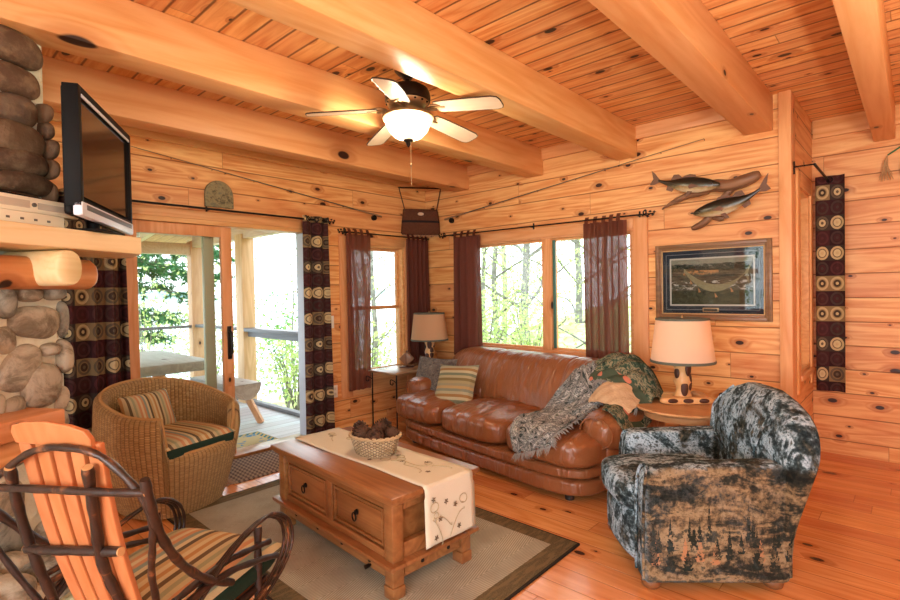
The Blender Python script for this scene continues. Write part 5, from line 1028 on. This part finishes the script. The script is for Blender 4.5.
CORK = plain('cork_grip', (.26, .15, .075), .8); RODM = plain('rod_blank', (.09, .10, .075), .3); GRN = plain('green_blank', (.03, .16, .06), .4)
def fishing_rod(label, a, b, nrm):
    a, b, nrm = Vector(a), Vector(b), Vector(nrm); root = thing('fishing_rod', label, 'fishing rod', (0, 0, 0), 0, 'fishing rods on the walls'); d = (b - a).normalized(); L = (b - a).length
    M().tube([a + d * .30, a.lerp(b, .6), b], [.0055, .004, .0022], 6).build('blank', RODM, root); M().tube([a, a + d * .12, a + d * .13, a + d * .30], [.011, .012, .008, .008], 8).build('grip', CORK, root)
    dn = Vector((0, 0, -1)); dn = (dn - d * dn.dot(d)).normalized(); c = a + d * .10 + dn * .035; sd = d.cross(dn)
    m = M(); m.tube([c - sd * .014, c + sd * .014], .028, 14); m.tube([a + d * .10, c], .004, 6); m.tube([c + sd * .018, c + sd * .018 + d * .02], .004, 5); m.build('reel', W['black'], root)
    for t_ in (.3, .45, .6, .75, .88, 1.0):
        p = a.lerp(b, t_) + dn * .008; M().tube([p + d * 0 + (dn * cos(k * pi / 4) + sd * sin(k * pi / 4)) * .007 for k in range(8)], .0012, 4, closed=True).build('line_guide', W['black'], root)
    for t_ in (.2, .7):
        p = a.lerp(b, t_); M().tube([p, p + nrm], .003, 5).build('hanging_hook', W['black'], root)
fishing_rod('thin fishing rod hung on the left wall above the sliding door', (.04, -.71, 2.225), (.04, -3.10, 2.515), (-.04, 0, 0))
fishing_rod('thin fishing rod slanting up the back wall over the sofa window', (.35, -.04, 2.222), (3.10, -.04, 2.545), (0, .04, 0))
gr = thing('cane_pole', 'green cane pole with a straw tassel hanging on the far right wall', 'fishing pole', (0, 0, 0)); M().tube([(4.145, .90, 2.39), (4.4, .90, 2.56), (5.2, .90, 2.62)], [.006, .008, .011], 6).build('pole', GRN, gr)
m = M(); rng = random.Random(4)
for k in range(26): m.tube(spline([(4.145, .90, 2.39), (4.135 + rng.uniform(-.012, .012), .90 + rng.uniform(-.015, .015), 2.32), (4.13 + rng.uniform(-.04, .05), .90 + rng.uniform(-.02, .02), 2.21 + rng.uniform(-.02, .03))], 3), .0018, 4)
m.build('tassel', plain('straw', (.48, .30, .14), .8), gr); o = M().sup((4.235, .915, 2.27), (.018, .02, .07), 2.5, 6).build('float', GRN, gr)

cb = thing('hanging_creel', 'dark brown woven creel bag hanging by straps across the corner', 'bag', (.125, -.205, 0), 59)
t = T('brown_weave', .9, .15); P = t.sep(t.coord()); z1_ = t.math('FRACT', t.mul(P[2], 26)); n = t.noise(t.coord(), 60, 3); c = t.mix(n, (.060, .022, .012), (.13, .05, .026)); c = t.mix(t.math('LESS_THAN', t.math('ABSOLUTE', t.math('SUBTRACT', P[2], 2.20)), .012), c, (.018, .014, .014)); t.col(c); t.bump(z1_, .5, .006)
bag = M().loft([(0, 0, 2.055, .215, .035, 3), (0, 0, 2.075, .23, .045, 3), (0, -.01, 2.20, .22, .055, 3), (0, -.005, 2.32, .205, .045, 3), (0, 0, 2.345, .20, .03, 3)], 32).build('bag_body', t.m, cb, sharp=70)
for s in (-1, 1): M().tube([(s * .185, -.02, 2.33), (s * .245, .0, 2.59)], .010, 6, flat=.5).build('strap', plain('dark_leather', (.05, .025, .016), .6), cb)
M().tube([(-.255, 0, 2.585), (.255, 0, 2.595)], .008, 8).build('hanging_bar', W['black'], cb); M().sup((-.01, -.06, 2.285), (.035, .010, .018), 2.2, 6).build('bone_toggle', plain('bone', (.62, .42, .28), .5), cb)
m = M(); rng = random.Random(9)
for k in range(40): x = -.21 + k * .0107; m.tube([(x, -.01, 2.06), (x + rng.uniform(-.006, .006), -.012, 2.035)], .003, 4)
m.build('fringe', plain('tan_fringe', (.50, .28, .16), .9), cb)
pq = [(-.118, 0)] + [(-.118 * cos(k * pi / 14), .105 + .118 * sin(k * pi / 14)) for k in range(15)] + [(.118, 0)]
t = T('mottled_plaque', .8, .2); n = t.noise(t.coord(), 22, 5, .7); t.col(t.ramp(n, [(.35, (.09, .08, .05)), (.5, (.30, .25, .13)), (.62, (.14, .15, .10)), (.75, (.42, .36, .20))])); t.bump(n, .6, .01)
o = M().prism(pq, .036, .058, 0, lambda p: p).build('arched_plaque', t.m, bev=.004); o.location = (-.034, -2.44, 2.135); tag(o, 'small arched mottled plaque standing on the head trim over the sliding door', 'plaque')
for nm, lab, y, z, n_, in (('light_switch', 'ivory double light switch between the door curtain and the corner window', -1.378, 1.118, 2), ('wall_outlet', 'ivory power outlet low on the wall beside the door curtain', -1.335, .42, 0)):
    d = thing(nm, lab, 'switch' if n_ else 'outlet', (0, y, z)); M().box(.0, .007, -.052 if n_ else -.036, .052 if n_ else .036, -.062, .062, .002).build('cover_plate', W['white'], d)
    if n_:
        for s in (-1, 1): M().box(.006, .014, s * .022 - .005, s * .022 + .005, -.004, .016, .001).build('toggle', W['white'], d)
    else:
        for s in (-1, 1): M().box(.006, .009, -.017, .017, s * .026 - .014, s * .026 + .014, .004).build('socket', plain('outlet_face', (.62, .58, .48), .4), d)
# garden trees outside the rear window (they show in the print's glass)
for i, (x, y) in enumerate([(.6, -10.4), (2.2, -11.5)]): shrub('garden_bush', 'leafy garden bush mirrored in the glass of the framed print' if i == 0 else 'taller garden bush outside the rear window', x, y, 3.4, 1.1, 1100, .06, LEAFD, 200 + i)
# stands added out of view under the two fill uplights
for x, y, h, lab in ((5.0, -4.5, 1.6, 'tall bronze stand added for an unseen fill light towards the rear windows of the room'), (5.2, -2.2, 1.2, 'shorter bronze stand added for an unseen fill light in the open floor right of the printed armchair')):
    f = thing('fill_light_stand', lab, 'lamp', (x, y, 0), 0)
    M().lathe([(0, 0), (.15, 0), (.15, .015), (.03, .035), (0, .04)], 28).build('base', W['bronze'], f); M().tube([(0, 0, .03), (0, 0, h - .16)], .012, 10).build('pole', W['bronze'], f)
    M().lathe([(.0, h - .17), (.10, h - .15), (.22, h - .08), (.33, h - .01)], 36).build('bowl_shade', W['bronze'], f, thick=.004)
